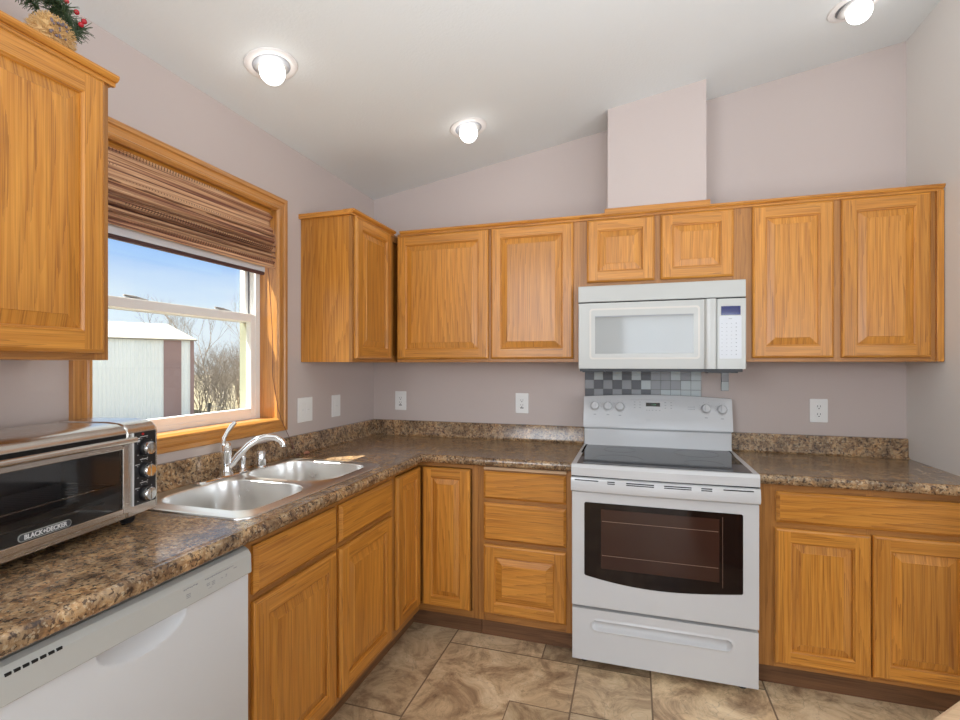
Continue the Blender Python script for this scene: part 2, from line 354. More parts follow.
def copy_tree(o, parent=None):
    c = o.copy(); COL.objects.link(c)
    if parent: c.parent = parent
    for ch in list(o.children): copy_tree(ch, c)
    return c
def text_mesh(s, size, name, mat, parent, M, depth=.0004, bold=0, sx=1):
    cu = bpy.data.curves.new(name, 'FONT'); cu.body = s; cu.size = size; cu.extrude = depth; cu.align_x = 'CENTER'; cu.align_y = 'CENTER'; cu.offset = bold; cu.resolution_u = 3
    ob = bpy.data.objects.new(name, cu); COL.objects.link(ob)
    me = bpy.data.meshes.new_from_object(ob.evaluated_get(bpy.context.evaluated_depsgraph_get()))
    bpy.data.objects.remove(ob)
    me.transform(M @ Matrix.Diagonal((sx, 1, 1, 1))); me.materials.clear(); me.materials.append(mat); me.name = name
    o = bpy.data.objects.new(name, me); COL.objects.link(o); o.parent = parent; return o
FACE = Matrix.Rotation(R(90), 4, 'X')      # flat text stood up to face -y

# ------------------------------------------------------------------ the room
CZ = lambda x: 2.4676+.1678*x
XR = 2.9284
WY0, WY1, WZ0, WZ1 = -1.825, -.955, 1.11, 2.12     # window opening
m = MB()
hy0, hy1, hz0, hz1 = WY0-.0185, WY1+.0185, WZ0-.0185, WZ1+.0185
m.box(-.14, 0, -6.7, hy0, 0, 2.4676); m.box(-.14, 0, hy1, .14, 0, 2.4676); m.box(-.14, 0, hy0, hy1, 0, hz0); m.box(-.14, 0, hy0, hy1, hz1, 2.4676)
struct(m.build('wall_left', MAUVE))
m = MB(); m.prism([(0, 0), (6.2, 0), (6.2, CZ(6.2)), (0, CZ(0))], 'y', 0, .14); struct(m.build('wall_back', MAUVE))
m = MB(); m.prism([(XR, 0), (XR+.12, 0), (XR+.12, CZ(XR+.12)), (XR, CZ(XR))], 'y', -.78, 0); struct(m.build('wall_right', GREIGE))
m = MB(); m.box(6.1, 6.24, -6.7, 0, 0, CZ(6.1)); struct(m.build('wall_far_right', GREIGE))
m = MB(); m.prism([(0, 0), (1.45, 0), (1.45, CZ(1.45)), (0, CZ(0))], 'y', -6.7, -6.6); m.prism([(3.25, 0), (6.2, 0), (6.2, CZ(6.2)), (3.25, CZ(3.25))], 'y', -6.7, -6.6)
m.prism([(1.45, 2.2), (3.25, 2.2), (3.25, CZ(3.25)), (1.45, CZ(1.45))], 'y', -6.7, -6.6); struct(m.build('wall_front', GREIGE))
m = MB(); m.prism([(-.14, CZ(-.14)), (6.24, CZ(6.24)), (6.24, CZ(6.24)+.12), (-.14, CZ(-.14)+.12)], 'y', -6.7, .14); struct(m.build('ceiling', CEIL))
# boxed duct above the microwave cabinet, with its oak ledge
m = MB(); m.prism([(1.521, 2.137), (2.0, 2.137), (2.0, CZ(2.0)), (1.521, CZ(1.521))], 'y', -.238, -.001); struct(m.build('wall_duct_box', MAUVE))
m = MB(); m.box(1.506, 2.016, -.258, -.239, 2.136, 2.192, 'x'); struct(m.build('trim_1', OAK, bevel=.002))

# floor: stone-look tiles of several sizes, each with its own tint
tiles = []
xs = [0.0, .155, .79, 1.41, 1.72, 2.18, 2.80, 3.2, 3.6, 4.2, 4.8, 5.5, 6.1]
special = [(.79, 1.41, -.66-.62+.3, -.66)]
bm = bmesh.new(); tl = bm.loops.layers.float_color.new('tint')
def tile(x0, x1, y0, y1):
    g = .0010; c = (random.random(), random.random(), random.random(), 1)
    vs = [bm.verts.new(p) for p in ((x0+g, y0+g, .0005), (x1-g, y0+g, .0005), (x1-g, y1-g, .0005), (x0+g, y1-g, .0005))]
    f = bm.faces.new(vs); f.material_index = 0
    for l in f.loops: l[tl] = c
    return c
rr = random.Random(3)
_r = random.random
random.seed(21)
_g = .001; _c = (.62, .35, .5, 1); _p = [(.79, -1.60), (1.168, -1.60), (1.168, -.987), (1.41, -.987), (1.41, -.66), (.79, -.66)]
_f = bm.faces.new([bm.verts.new((x+(_g if x < 1 else -_g), y+(_g if y < -.8 else -_g), .0005)) for x, y in _p])
for l in _f.loops: l[tl] = _c
tile(1.17, 1.41, -1.30, -.99); tile(1.17, 1.41, -1.60, -1.302)
tile(.79, 1.241, -.655, -.30); tile(1.245, 1.72, -.655, -.30)
tile(1.415, 1.72, -.98, -.66); tile(1.415, 1.72, -1.45, -.985)
tile(1.725, 2.18, -1.1, -.60); tile(2.185, 2.80, -1.0, -.45); tile(1.725, 2.18, -.595, -.3)
tile(.33, .785, -1.20, -.45); tile(.0, .785, -.445, 0); tile(.0, .325, -1.2, -.45)
tile(2.185, 2.8, -.445, 0); tile(.79, 1.41, -.295, 0); tile(1.415, 2.18, -.295, 0)
for (x0, x1) in zip(xs[:-1], xs[1:]):
    ystart = {0.0: -1.205, .155: -1.205, .79: -1.61, 1.41: -1.455, 1.72: -1.105, 2.18: -1.005}.get(x0, 0)
    y = ystart
    while y > -6.6:
        h = random.choice([.31, .46, .62]); y1 = max(-6.6, y-h); tile(x0+.002, x1-.002, y1+.002, y); y = y1
me = bpy.data.meshes.new('floor'); 
vs = [bm.verts.new(p) for p in ((0, -6.6, 0), (6.1, -6.6, 0), (6.1, 0, 0), (0, 0, 0))]; f = bm.faces.new(vs); f.material_index = 1
vs2 = [bm.verts.new((v.co.x, v.co.y, -.1)) for v in vs]; f = bm.faces.new(vs2[::-1]); f.material_index = 1
for i in range(4): f = bm.faces.new((vs[i], vs2[i], vs2[(i+1) % 4], vs[(i+1) % 4])); f.material_index = 1
bm.to_mesh(me); bm.free(); me.materials.append(FLOORM); me.materials.append(GROUT)
fo = bpy.data.objects.new('floor', me); COL.objects.link(fo); struct(fo)
random.seed(11)

# glazed doors behind the camera (seen in the reflections)
door = thing('door_1', None, None, (2.35, -6.6, 0), kind='structure')
m = MB()
for x in (-.88, -.04, .80): m.box(x, x+.08, -.06, 0, 0, 2.18)
m.box(-.88, .88, -.06, 0, 2.1, 2.18); m.box(-.88, .88, -.06, 0, 0, .12); m.build('door_frame', WHITE3, door)
m = MB(); m.box(-.80, -.04, -.035, -.03, .12, 2.1); m.box(.04, .80, -.035, -.03, .12, 2.1); m.build('pane', GLASS, door)

# ------------------------------------------------------------------ kitchen window
win = thing('window_1', None, None, (0, 0, 0), kind='structure')
m = MB()   # oak jamb liner and sill board
m.box(-.139, .004, WY1, WY1+.018, WZ0-.018, WZ1+.018, 'z'); m.box(-.139, .004, WY0-.018, WY0, WZ0-.018, WZ1+.018, 'z')
m.box(-.139, .004, WY0, WY1, WZ1, WZ1+.018, 'y'); m.box(-.139, .006, WY0, WY1, WZ0-.018, WZ0, 'y')
m.build('jamb', PINE, win)
def casing(y0, y1, z0, z1):
    w = .066; m = MB()
    prof = [(0, 0), (0, .018), (.004, .021), (.019, .021), (.023, .014), (.030, .012), (.046, .012), (.050, .017), (.057, .017), (w, .007), (w, 0)]
    P4 = lambda d: [(y0+d, z0+d), (y1-d, z0+d), (y1-d, z1-d), (y0+d, z1-d)]
    offs = [(random.uniform(0, 40), random.uniform(0, 40)) for _ in range(4)]
    for (d0, h0), (d1, h1) in zip(prof[:-1], prof[1:]):
        A, B = P4(d0), P4(d1)
        for k in range(4):
            m.off = offs[k]; k2 = (k+1) % 4
            m.face([(h0, *A[k]), (h0, *A[k2]), (h1, *B[k2]), (h1, *B[k])], 'y' if k % 2 == 0 else 'z')
    return m.build('casing', PINE, win)
casing(WY0-.062, WY1+.062, WZ0-.062, WZ1+.062)
m = MB()    # vinyl frame
for y0, y1, z0, z1 in ((WY1-.028, WY1, WZ0+.022, WZ1-.028), (WY0, WY0+.028, WZ0+.022, WZ1-.028), (WY0, WY1, WZ0, WZ0+.022), (WY0, WY1, WZ1-.028, WZ1)): m.box(-.19, -.095, y0, y1, z0, z1)
m.build('frame', WHITE3, win)
m = MB(); m.box(-.188, -.140, WY1-.031, WY1-.0282, WZ0+.03, WZ1-.03); m.build('screen_channel', P('pale_green_screen_channel', (.30, .31, .23), .5), win); m = MB(); m.box(-.140, -.132, WY1-.0315, WY1-.0282, WZ0+.03, WZ1-.03); m.build('gasket', P('grey_gasket', (.12, .12, .14), .6), win)
MZ = 1.592
def sash(name, x0, x1, z0, z1, wr_b, wr_t, ws=.034):
    a, b = WY0+.022, WY1-.022; m = MB()
    m.box(x0, x1, a, a+ws, z0, z1); m.box(x0, x1, b-ws, b, z0, z1); m.box(x0, x1, a+ws, b-ws, z0, z0+wr_b); m.box(x0, x1, a+ws, b-ws, z1-wr_t, z1)
    s_ = m.build(name, WHITE3, win, bevel=.003)
    g = MB(); g.box((x0+x1)/2-.002, (x0+x1)/2+.002, a+ws, b-ws, z0+wr_b, z1-wr_t); g.build('pane', GLASS, s_); return s_
lo = sash('lower_sash', -.128, -.098, WZ0+.018, MZ+.020, .034, .036)
up = sash('upper_sash', -.168, -.138, MZ-.016, WZ1-.02, .036, .03, .028)
for y in (-1.585, -1.17):
    m = MB(); m.box(-.125, -.103, y-.045, y+.045, MZ+.020, MZ+.025); m.tube([(-.112, y-.045, MZ+.032), (-.112, y+.0, MZ+.030), (-.112, y+.045, MZ+.024)], [.004, .005, .003], 8)
    m.build('sash_latch', P('latch_grey', (.35, .34, .33), .4), lo)

# woven shade
sh = thing('roman_shade', 'brown woven bamboo roman shade pulled up in the kitchen window', 'window shade', (-.03, 0, 2.115))
a, b = WY0+.006, WY1-.016
prof = []; zt, zb = 0.0, -.280
N = 90
for i in range(N+1):
    f = i/N; z = zt+(zb-zt)*f
    bulge = .014*abs(math.sin(f*math.pi*4.2))+.004*math.sin(f*60)
    if f > .35: bulge += .018*max(0, math.sin((f-.35)/.65*math.pi*2.6))**.7 if math.sin((f-.35)/.65*math.pi*2.6) > 0 else 0
    prof.append((.002+bulge+.012*f, z))
m = MB(); ny = 40; ln = 0
for i in range(N):
    (x0, z0), (x1, z1) = prof[i], prof[i+1]; l1 = ln+math.hypot(x1-x0, z1-z0)
    for j in range(ny):
        ya, yb = a+(b-a)*j/ny, a+(b-a)*(j+1)/ny
        def q(x, z, y, f): return (x+.005*noise.noise(Vector((y*3, z*40, 1))), y+(0 if f else 0), z+.012*math.sin((y-a)*2.2+z*12)*(-z/.262)*.6-.030*(-z/.262)*((y-a)/(b-a)-.5)*0)
        m.face([q(x0, z0, ya, 0), q(x0, z0, yb, 0), q(x1, z1, yb, 0), q(x1, z1, ya, 0)], 'y', 0, [(ya, ln), (yb, ln), (yb, l1), (ya, l1)])
    ln = l1
so_ = m.build('woven_panel', WOVEN, sh, smooth=60); md = so_.modifiers.new('thick', 'SOLIDIFY'); md.thickness = .003
m = MB(); m.box(-.012, .012, a, b, -.015, .004, 'y'); m.build('headrail', OAK, sh)
m = MB()
for k, (zz, xx) in enumerate(((-.128, .030), (-.176, .034), (-.205, .028), (-.232, .036), (-.252, .030))):
    m.tube([(xx+.004*noise.noise(Vector((j*.7, k, 0))), a+(b-a)*j/14+(.004*((k % 3)) if j == 14 else 0), zz+.006*noise.noise(Vector((j*.5, k*3, 2)))) for j in range(15)], .0045, 6)
m.build('reed', P('reed_brown', (.20, .095, .05), .5), sh, smooth=60)
m = MB(); m.box(.0, .008, a, b-.035, -.303, -.262); m.build('glare_band', P('white_glare', (.75, .77, .80), .6), sh)  # white strip coloured as the glare between the folds and the bottom rail
m = MB(); m.tube([(.006, a, -.312), (.006, b-.045, -.312)], .009, 8); m.build('bottom_rail', BAR, sh, smooth=60)
m = MB(); m.tube([(.012, b-.02, -.25), (.018, b-.012, -.40), (.022, b+.0, -.60), (.03, b-.008, -.80), (.045, b+.012, -.96), (.052, b+.04, -1.035), (.058, b+.075, -1.10), (.062, b+.10, -1.145)], .0014, 6)
m.build('pull_cord', P('brown_cord', (.16, .07, .045), .6), sh, smooth=60)
m = MB(); m.lathe([(0, 0), (.004, .002), (.006, .012), (.003, .024), (0, .025)], (.062, b+.10, -1.168), (0, 0, 1), 10); m.build('cord_tassel', P('brown_cord_tassel', (.16, .07, .045), .6), sh, smooth=60)

# ------------------------------------------------------------------ cabinets
RL = Matrix.Rotation(R(90), 4, 'Z')
def raised_door(parent, x0, x1, z0, z1, yf, xf=None, gp='z', st=.055):
    t = .019; m = MB(xf); i1 = .010
    y0 = yf-.0006
    m.rings([(x0, x1, z0, z1, y0), (x0, x1, z0, z1, y0-.010), (x0+.003, x1-.003, z0+.003, z1-.003, y0-.0145), (x0+i1, x1-i1, z0+i1, z1-i1, y0-t)], None)
    yt = y0-t
    for a_, b_ in ((x0+i1, x0+st), (x1-st, x1-i1)): m.o().face([(a_, yt, z0+i1), (b_, yt, z0+i1), (b_, yt, z1-i1), (a_, yt, z1-i1)], 'z')
    for a_, b_ in ((z0+i1, z0+st), (z1-st, z1-i1)): m.o().face([(x0+st, yt, a_), (x1-st, yt, a_), (x1-st, yt, b_), (x0+st, yt, b_)], 'x')
    k = st
    m.rings([(x0+k, x1-k, z0+k, z1-k, yt), (x0+k+.003, x1-k-.003, z0+k+.003, z1-k-.003, yt+.004), (x0+k+.006, x1-k-.006, z0+k+.006, z1-k-.006, yt+.005), (x0+k+.008, x1-k-.008, z0+k+.008, z1-k-.008, yt+.012)], None)
    d = m.build('door', OAK, parent)
    m = MB(xf); k = st+.004; s_ = .034
    if (x1-x0) < .30: s_ = .028
    m.rings([(x0+k, x1-k, z0+k, z1-k, yt+.016), (x0+k, x1-k, z0+k, z1-k, yt+.0105), (x0+k+.003, x1-k-.003, z0+k+.003, z1-k-.003, yt+.0105), (x0+k+s_, x1-k-s_, z0+k+s_, z1-k-s_, yt+.0025), (x0+k+s_+.0015, x1-k-s_-.0015, z0+k+s_+.0015, z1-k-s_-.0015, yt+.001)], gp, split=False)
    m.build('raised_panel', OAK, d); return d
def drawer_front(parent, x0, x1, z0, z1, yf, name='drawer_front', xf=None):
    m = MB(xf); y0 = yf-.0006
    m.rings([(x0, x1, z0, z1, y0), (x0, x1, z0, z1, y0-.009), (x0+.004, x1-.004, z0+.004, z1-.004, y0-.0125), (x0+.012, x1-.012, z0+.012, z1-.012, y0-.019)], 'x', split=False)
    return m.build(name, OAK, parent)
def frame_boards(m, x0, x1, z0, z1, yf, vs, hs, t=.02):
    for a_, b_ in vs: m.box(a_, b_, yf, yf+t, z0, z1, 'z')
    for a_, b_, c_, d_ in hs: m.box(a_+.001, b_-.001, yf+.0004, yf+t-.0004, c_+.0005, d_-.0005, 'x')
def upper_cabinet(label, loc, rz, w, z0, z1, doors, stiles, dep=.305, crown=(0, 0), group='oak wall cabinets', sidepanel=False, extra=0):
    r = thing('wall_cabinet', label, 'cabinet', (loc[0], loc[1], z0), rz, group); h = z1-z0
    m = MB(); m.box(0.0005, w-.0005, -dep+.02, -.001, 0, h, 'z'); m.build('body', OAK, r)
    m = MB(); frame_boards(m, 0, w, 0, h, -dep, stiles, [(.0, w, 0, .04), (.0, w, h-.045, h)]); m.build('face_frame', OAKF, r)
    for x0, x1, a_, b_ in doors: raised_door(r, x0, x1, a_-z0, b_-z0, -dep)
    # crown moulding
    if crown is not None:
        m = MB(); e0, e1 = crown; yf = -dep
        m.prism([(yf, h-.014), (yf-.009, h-.014), (yf-.009, h-.0035), (yf-.016, h-.0035), (yf-.022, h+.002), (yf-.024, h+.006), (yf-.024, h+.012), (yf+.04, h+.012), (yf+.04, h)], 'x', -e0, w+e1, 'x')
        m.build('crown', OAK, r)
    return r
# back wall, left pair
upper_cabinet('oak wall cabinet with two raised-panel doors between the corner and the microwave', (.326, 0), 0, 1.384-.326, 1.384, 2.136,
    [(0.004, .886-.326, 1.402, 2.120), (.900-.326, 1.350-.326, 1.402, 2.120)], [(0, .03), (.55, .585), (1.02, 1.058)], crown=(-.024, 0))
# over microwave
upper_cabinet('short oak wall cabinet with two small doors directly above the microwave', (1.384, 0), 0, .766, 1.768, 2.136,
    [(1.42-1.384, 1.752-1.384, 1.795, 2.120), (1.78-1.384, 2.11-1.384, 1.795, 2.120)], [(0, .045), (.36, .40), (.72, .766)])
# right pair
rc = upper_cabinet('oak wall cabinet with two tall doors against the right wall', (2.15, 0), 0, XR-.002-2.15, 1.384, 2.136,
    [(2.189-2.15, 2.521-2.15, 1.402, 2.120), (2.551-2.15, 2.881-2.15, 1.402, 2.120)], [(0, .05), (.36, .41), (.72, XR-.002-2.15)])
m = MB(); m.box(2.900-2.15, XR-.003-2.15, -.322, -.3055, 0, .738, 'z'); m.build('scribe_strip', OAK, rc, bevel=.001)
# left wall, corner
upper_cabinet('narrow oak wall cabinet with one door beside the window in the left corner', (0, -.767), R(90), .767-.0, 1.384, 2.136,
    [(.014, .395, 1.402, 2.120)], [(0, .03), (.39, .442)], crown=(.024, -.326))
for o in list(COL.objects):
    if o.name.startswith('wall_cabinet') and o.get('label', '').startswith('narrow'): nc = o
m = MB(); m.prism([(-.305-.0, .740), (-.0, .740), (-.0, .764), (-.329, .764), (-.326, .757), (-.316, .752)], 'x', -.018, -.0005, 'y'); m.build('crown_return', OAK, nc)
# near left, beside the window
nl = upper_cabinet('large oak wall cabinet left of the window with the dried flowers on top', (0, -2.89), R(90), .90, 1.384, 2.136,
    [(.45, .882, 1.402, 2.120), (.012, .44, 1.402, 2.120)], [(0, .03), (.43, .46), (.86, .90)], crown=(.0, .014))
m = MB(); m.prism([(-.305, .740), (-.0, .740), (-.0, .764), (-.329, .764), (-.326, .757), (-.316, .752)], 'x', .9005, .913, 'y'); m.build('crown_return', OAK, nl)

def base_cabinet(label, loc, rz, w, fr_stiles, rails, dep=.595, back=.001, body_z=.868, bot=.105):
    r = thing('base_cabinet', label, 'cabinet', loc, rz, 'oak base cabinets')
    m = MB(); m.box(.001, w-.001, -dep+.02, -back, bot, body_z, 'z'); m.build('body', OAKF, r)
    m = MB(); frame_boards(m, 0, w, bot, .874, -dep, fr_stiles, rails); m.build('face_frame', OAKF, r)
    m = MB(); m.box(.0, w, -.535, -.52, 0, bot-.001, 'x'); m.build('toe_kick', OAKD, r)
    return r
# sink base (left wall)
w = .914; r = thing('base_cabinet', 'oak sink base cabinet with two doors and two false drawers beside the dishwasher', 'cabinet', (0, -1.819, 0), R(90), 'oak base cabinets')
m = MB(); m.box(.001, .018, -.575, -.001, .105, .87); m.box(w-.018, w-.001, -.575, -.001, .105, .87); m.box(.018, w-.018, -.575, -.001, .105, .12); m.box(.018, w-.018, -.575, -.56, .12, .69, mi=0); m.box(.018, w-.018, -.015, -.001, .12, .87); m.build('body', OAKF, r)
m = MB(); frame_boards(m, 0, w, .105, .874, -.595, [(0, .03), (.44, .478), (.885, w)], [(.03, .885, .105, .14), (.03, .885, .68, .72), (.03, .885, .838, .874)]); m.box(.03, .885, -.574, -.570, .7, .86); m.build('face_frame', OAKF, r)
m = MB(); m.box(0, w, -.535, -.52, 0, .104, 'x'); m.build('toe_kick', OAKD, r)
for a_, b_ in ((.028, .445), (.468, .888)):
    raised_door(r, a_, b_, .130, .686, -.595); drawer_front(r, a_, b_, .708, .848, -.595, 'false_drawer_front')
# corner cabinet
r = thing('corner_base_cabinet', 'L-shaped oak corner cabinet with a folding pair of doors in the inside corner', 'cabinet', (0, 0, 0), 0)
m = MB(); m.box(.001, .575, -.904, -.001, .105, .868); m.box(.575, .914, -.575, -.001, .105, .868); m.build('body', OAKF, r)
m = MB(); m.box(.575, .595, -.904, -.882, .105, .874); m.box(.575, .595, -.882, -.595, .105, .138, 'y'); m.box(.575, .595, -.882, -.595, .852, .874, 'y')
m.box(.884, .915, -.595, -.575, .105, .874); m.box(.595, .884, -.595, -.575, .105, .138, 'x'); m.box(.595, .884, -.595, -.575, .852, .874, 'x'); m.build('face_frame', OAKF, r)
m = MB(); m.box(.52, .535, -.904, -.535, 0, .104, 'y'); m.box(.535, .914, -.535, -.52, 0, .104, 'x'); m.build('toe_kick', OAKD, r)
raised_door(r, -.880, -.617, .142, .848, -.595, xf=RL, st=.05)
raised_door(r, .617, .874, .142, .848, -.595, st=.05)
# drawer base
r = base_cabinet('oak base cabinet with two drawers above a square panel, left of the range', (.916, 0, 0), 0, .463, [(0, .032), (.432, .463)], [(.032, .432, .105, .15), (.032, .432, .48, .515), (.032, .432, .685, .71), (.032, .432, .845, .874)])
drawer_front(r, .029, .434, .712, .846, -.595); drawer_front(r, .029, .434, .508, .692, -.595)
raised_door(r, .029, .434, .145, .486, -.595, gp='x')
m = MB(); m.box(.029, .434, -.607, -.30, .853, .868, 'x'); m.build('cutting_board', OAKL, r, bevel=.003)
# right base
w = XR-.002-2.150
r = base_cabinet('oak base cabinet with one wide drawer and two doors, right of the range', (2.150, 0, 0), 0, w, [(0, .073), (.39, .415), (.735, w)], [(.0, w, .105, .14), (0, w, .69, .72), (0, w, .84, .874)])
drawer_front(r, .070, w-.033, .714, .844, -.595)
raised_door(r, .066, .402, .126, .691, -.595); raised_door(r, .408, w-.033, .128, .693, -.595)
# base beyond the dishwasher (mostly out of the frame)
r = base_cabinet('oak base cabinet past the dishwasher under the toaster oven end', (0, -2.99, 0), R(90), .56, [(0, .03), (.53, .56)], [(.03, .53, .105, .14), (.03, .53, .69, .72), (.03, .53, .84, .874)])
raised_door(r, .025, .535, .128, .693, -.595); drawer_front(r, .025, .535, .708, .848, -.595)

# ------------------------------------------------------------------ worktops
ZC = .9132
# profile in (d, z): d = distance back from the front line
NOSE = [(.03, ZC-.038), (.006, ZC-.038), (.0, ZC-.032), (-.003, ZC-.018), (-.001, ZC-.006), (.005, ZC+.001), (.014, ZC+.003), (.026, ZC+.0005), (.036, ZC)]
ct = thing('countertop', 'brown granite-look laminate countertop running from the toaster oven around the corner to the range', 'countertop', (0, 0, ZC))
def zl(p): return (p[0], p[1], p[2]-ZC)
m = MB(); YS = -3.0; XE = 1.379; F = .635
for (d0, z0), (d1, z1) in zip(NOSE[:-1], NOSE[1:]):
    m.face([zl(q) for q in ((F-d0, YS, z0), (F-d0, -F+d0, z0), (F-d1, -F+d1, z1), (F-d1, YS, z1))])
    m.face([zl(q) for q in ((F-d0, -F+d0, z0), (XE, -F+d0, z0), (XE, -F+d1, z1), (F-d1, -F+d1, z1))])
m.face([zl(q) for q in ([(F-d, YS, z) for d, z in NOSE])]); m.face([zl((XE, -F+d, z)) for d, z in NOSE])
# top with the sink cut-out, in flat pieces
SX0, SX1, SY0, SY1 = .085, .545, -1.76, -.945
e = F-.036
def topq(x0, x1, y0, y1): m.face([zl(q) for q in ((x0, y0, ZC), (x1, y0, ZC), (x1, y1, ZC), (x0, y1, ZC))]); m.face([zl(q) for q in ((x0, y0, ZC-.038), (x1, y0, ZC-.038), (x1, y1, ZC-.038), (x0, y1, ZC-.038))])
topq(.02, e, YS, SY0); topq(.02, SX0, SY0, SY1); topq(SX1, e, SY0, SY1); topq(.02, e, SY1, -e); topq(.02, e, -e, -.02); topq(e, XE, -e, -.02)
for q in (((SX0, SY0), (SX1, SY0)), ((SX1, SY0), (SX1, SY1)), ((SX1, SY1), (SX0, SY1)), ((SX0, SY1), (SX0, SY0))):
    (xa, ya), (xb, yb) = q; m.face([zl(p) for p in ((xa, ya, ZC), (xb, yb, ZC), (xb, yb, ZC-.038), (xa, ya, ZC-.038))])
m.build('worktop', GRAN, ct, merge=True, smooth=50)
def splash(name, parent, path, close_end=None, xf=None):
    """cove + upstand swept along a wall; path in plan (distance out from wall handled by normals)"""
    BS = 1.009-ZC; pr_ = [(.045, .0), (.036, .002), (.029, .008), (.026, .016), (.024, BS-.008), (.020, BS-.001), (.014, BS), (.001, BS), (.001, 0)]
    m = MB(); n = len(path)
    for (d0, z0), (d1, z1) in zip(pr_, pr_[1:]+pr_[:1]):
        for i in range(n-1):
            m.face([path[i](d0)+(z0,), path[i+1](d0)+(z0,), path[i+1](d1)+(z1,), path[i](d1)+(z1,)])
    for p in (path[0], path[-1]): m.face([p(d)+(z,) for d, z in pr_])
    return m.build(name, GRAN, parent, smooth=50)
splash('backsplash', ct, [lambda d: (d, YS), lambda d: (d, -d), lambda d: (XE, -d)])
ct2 = thing('countertop', 'short brown granite-look laminate countertop to the right of the range', 'countertop', (0, 0, ZC))
m = MB(); X0 = 2.147; X1 = XR-.001
for (d0, z0), (d1, z1) in zip(NOSE[:-1], NOSE[1:]): m.face([zl(q) for q in ((X0, -F+d0, z0), (X1, -F+d0, z0), (X1, -F+d1, z1), (X0, -F+d1, z1))])
topq(X0, X1, -e, -.001)
for xx in (X0, X1): m.face([zl((xx, -F+d, z)) for d, z in NOSE]+[zl((xx, -.001, ZC)), zl((xx, -.001, ZC-.038))])
m.build('worktop', GRAN, ct2, smooth=50)
splash('backsplash', ct2, [lambda d: (X0, -d), lambda d: (X1, -d)])

# island corner at the lower right edge of the view
isl = thing('kitchen_island', 'light tan wood-topped island whose clipped corner shows at the lower right', 'kitchen island', (2.0, -2.7, 0))
m = MB(); m.prism([(.02, 0), (1.25, 0), (1.25, .72), (.202, .72), (.02, .538)], 'z', .862, .90, 'x'); m.build('island_top', OAKL, isl, bevel=.006)
m = MB(); m.prism([(.06, .05), (1.2, .05), (1.2, .66), (.30, .66), (.06, .42)], 'z', .09, .861, 'z'); m.prism([(.12, .1), (1.15, .1), (1.15, .60), (.34, .60), (.12, .38)], 'z', 0, .09, 'x'); m.build('island_base', OAK, isl)

# ------------------------------------------------------------------ sink
def rrect(x0, x1, y0, y1, r, n=8):
    rs = r if isinstance(r, (list, tuple)) else [r]*4; out = []
    for (cx, cy, a0), q in zip(((x1, y1, 0), (x0, y1, 90), (x0, y0, 180), (x1, y0, 270)), rs):
        ox = cx-q if cx == x1 else cx+q; oy = cy-q if cy == y1 else cy+q
        for k in range(n+1): a_ = R(a0+90*k/n); out.append((ox+q*math.cos(a_), oy+q*math.sin(a_)))
    return out
sk = thing('kitchen_sink', 'double-bowl stainless steel drop-in sink under the window', 'sink', (0, 0, ZC))
rim = [(.052, -1.785), (.568, -1.785)]
outer = rrect(.052, .566, -1.783, -.925, .045)
bowls = [rrect(.115, .522, -1.725, -1.372, [.12, .10, .10, .07]), rrect(.100, .522, -1.325, -.968, [.08, .10, .12, .12])]
bm = bmesh.new()
def loop_edges(pts, z):
    vs = [bm.verts.new((x, y, z)) for x, y in pts]; return vs, [bm.edges.new((vs[i], vs[(i+1) % len(vs)])) for i in range(len(vs))]
allE = []; ov, oe = loop_edges(rrect(.059, .559, -1.776, -.932, .040), .006); allE += oe; bl = []
def inset(pts, d):
    n = len(pts); out = []
    for i in range(n):
        a_ = Vector(pts[i-1]); b_ = Vector(pts[(i+1) % n]); t = (b_-a_).normalized(); nrm = Vector((-t.y, t.x)); out.append((pts[i][0]+nrm.x*d, pts[i][1]+nrm.y*d))
    return out
for bp_ in bowls:
    v_, e_ = loop_edges(inset(bp_, -.006), .005); allE += e_; bl.append(v_)
bmesh.ops.triangle_fill(bm, edges=allE, use_beauty=True)
# outer roll
lv = ov
for d, z in ((-.004, .0055), (-.007, .003), (-.007, .0003)):
    nv = [bm.verts.new((*p, z)) for p in inset(rrect(.059, .559, -1.776, -.932, .040), d)]
    for i in range(len(nv)): bm.faces.new((lv[i], lv[(i+1) % len(nv)], nv[(i+1) % len(nv)], nv[i]))
    lv = nv
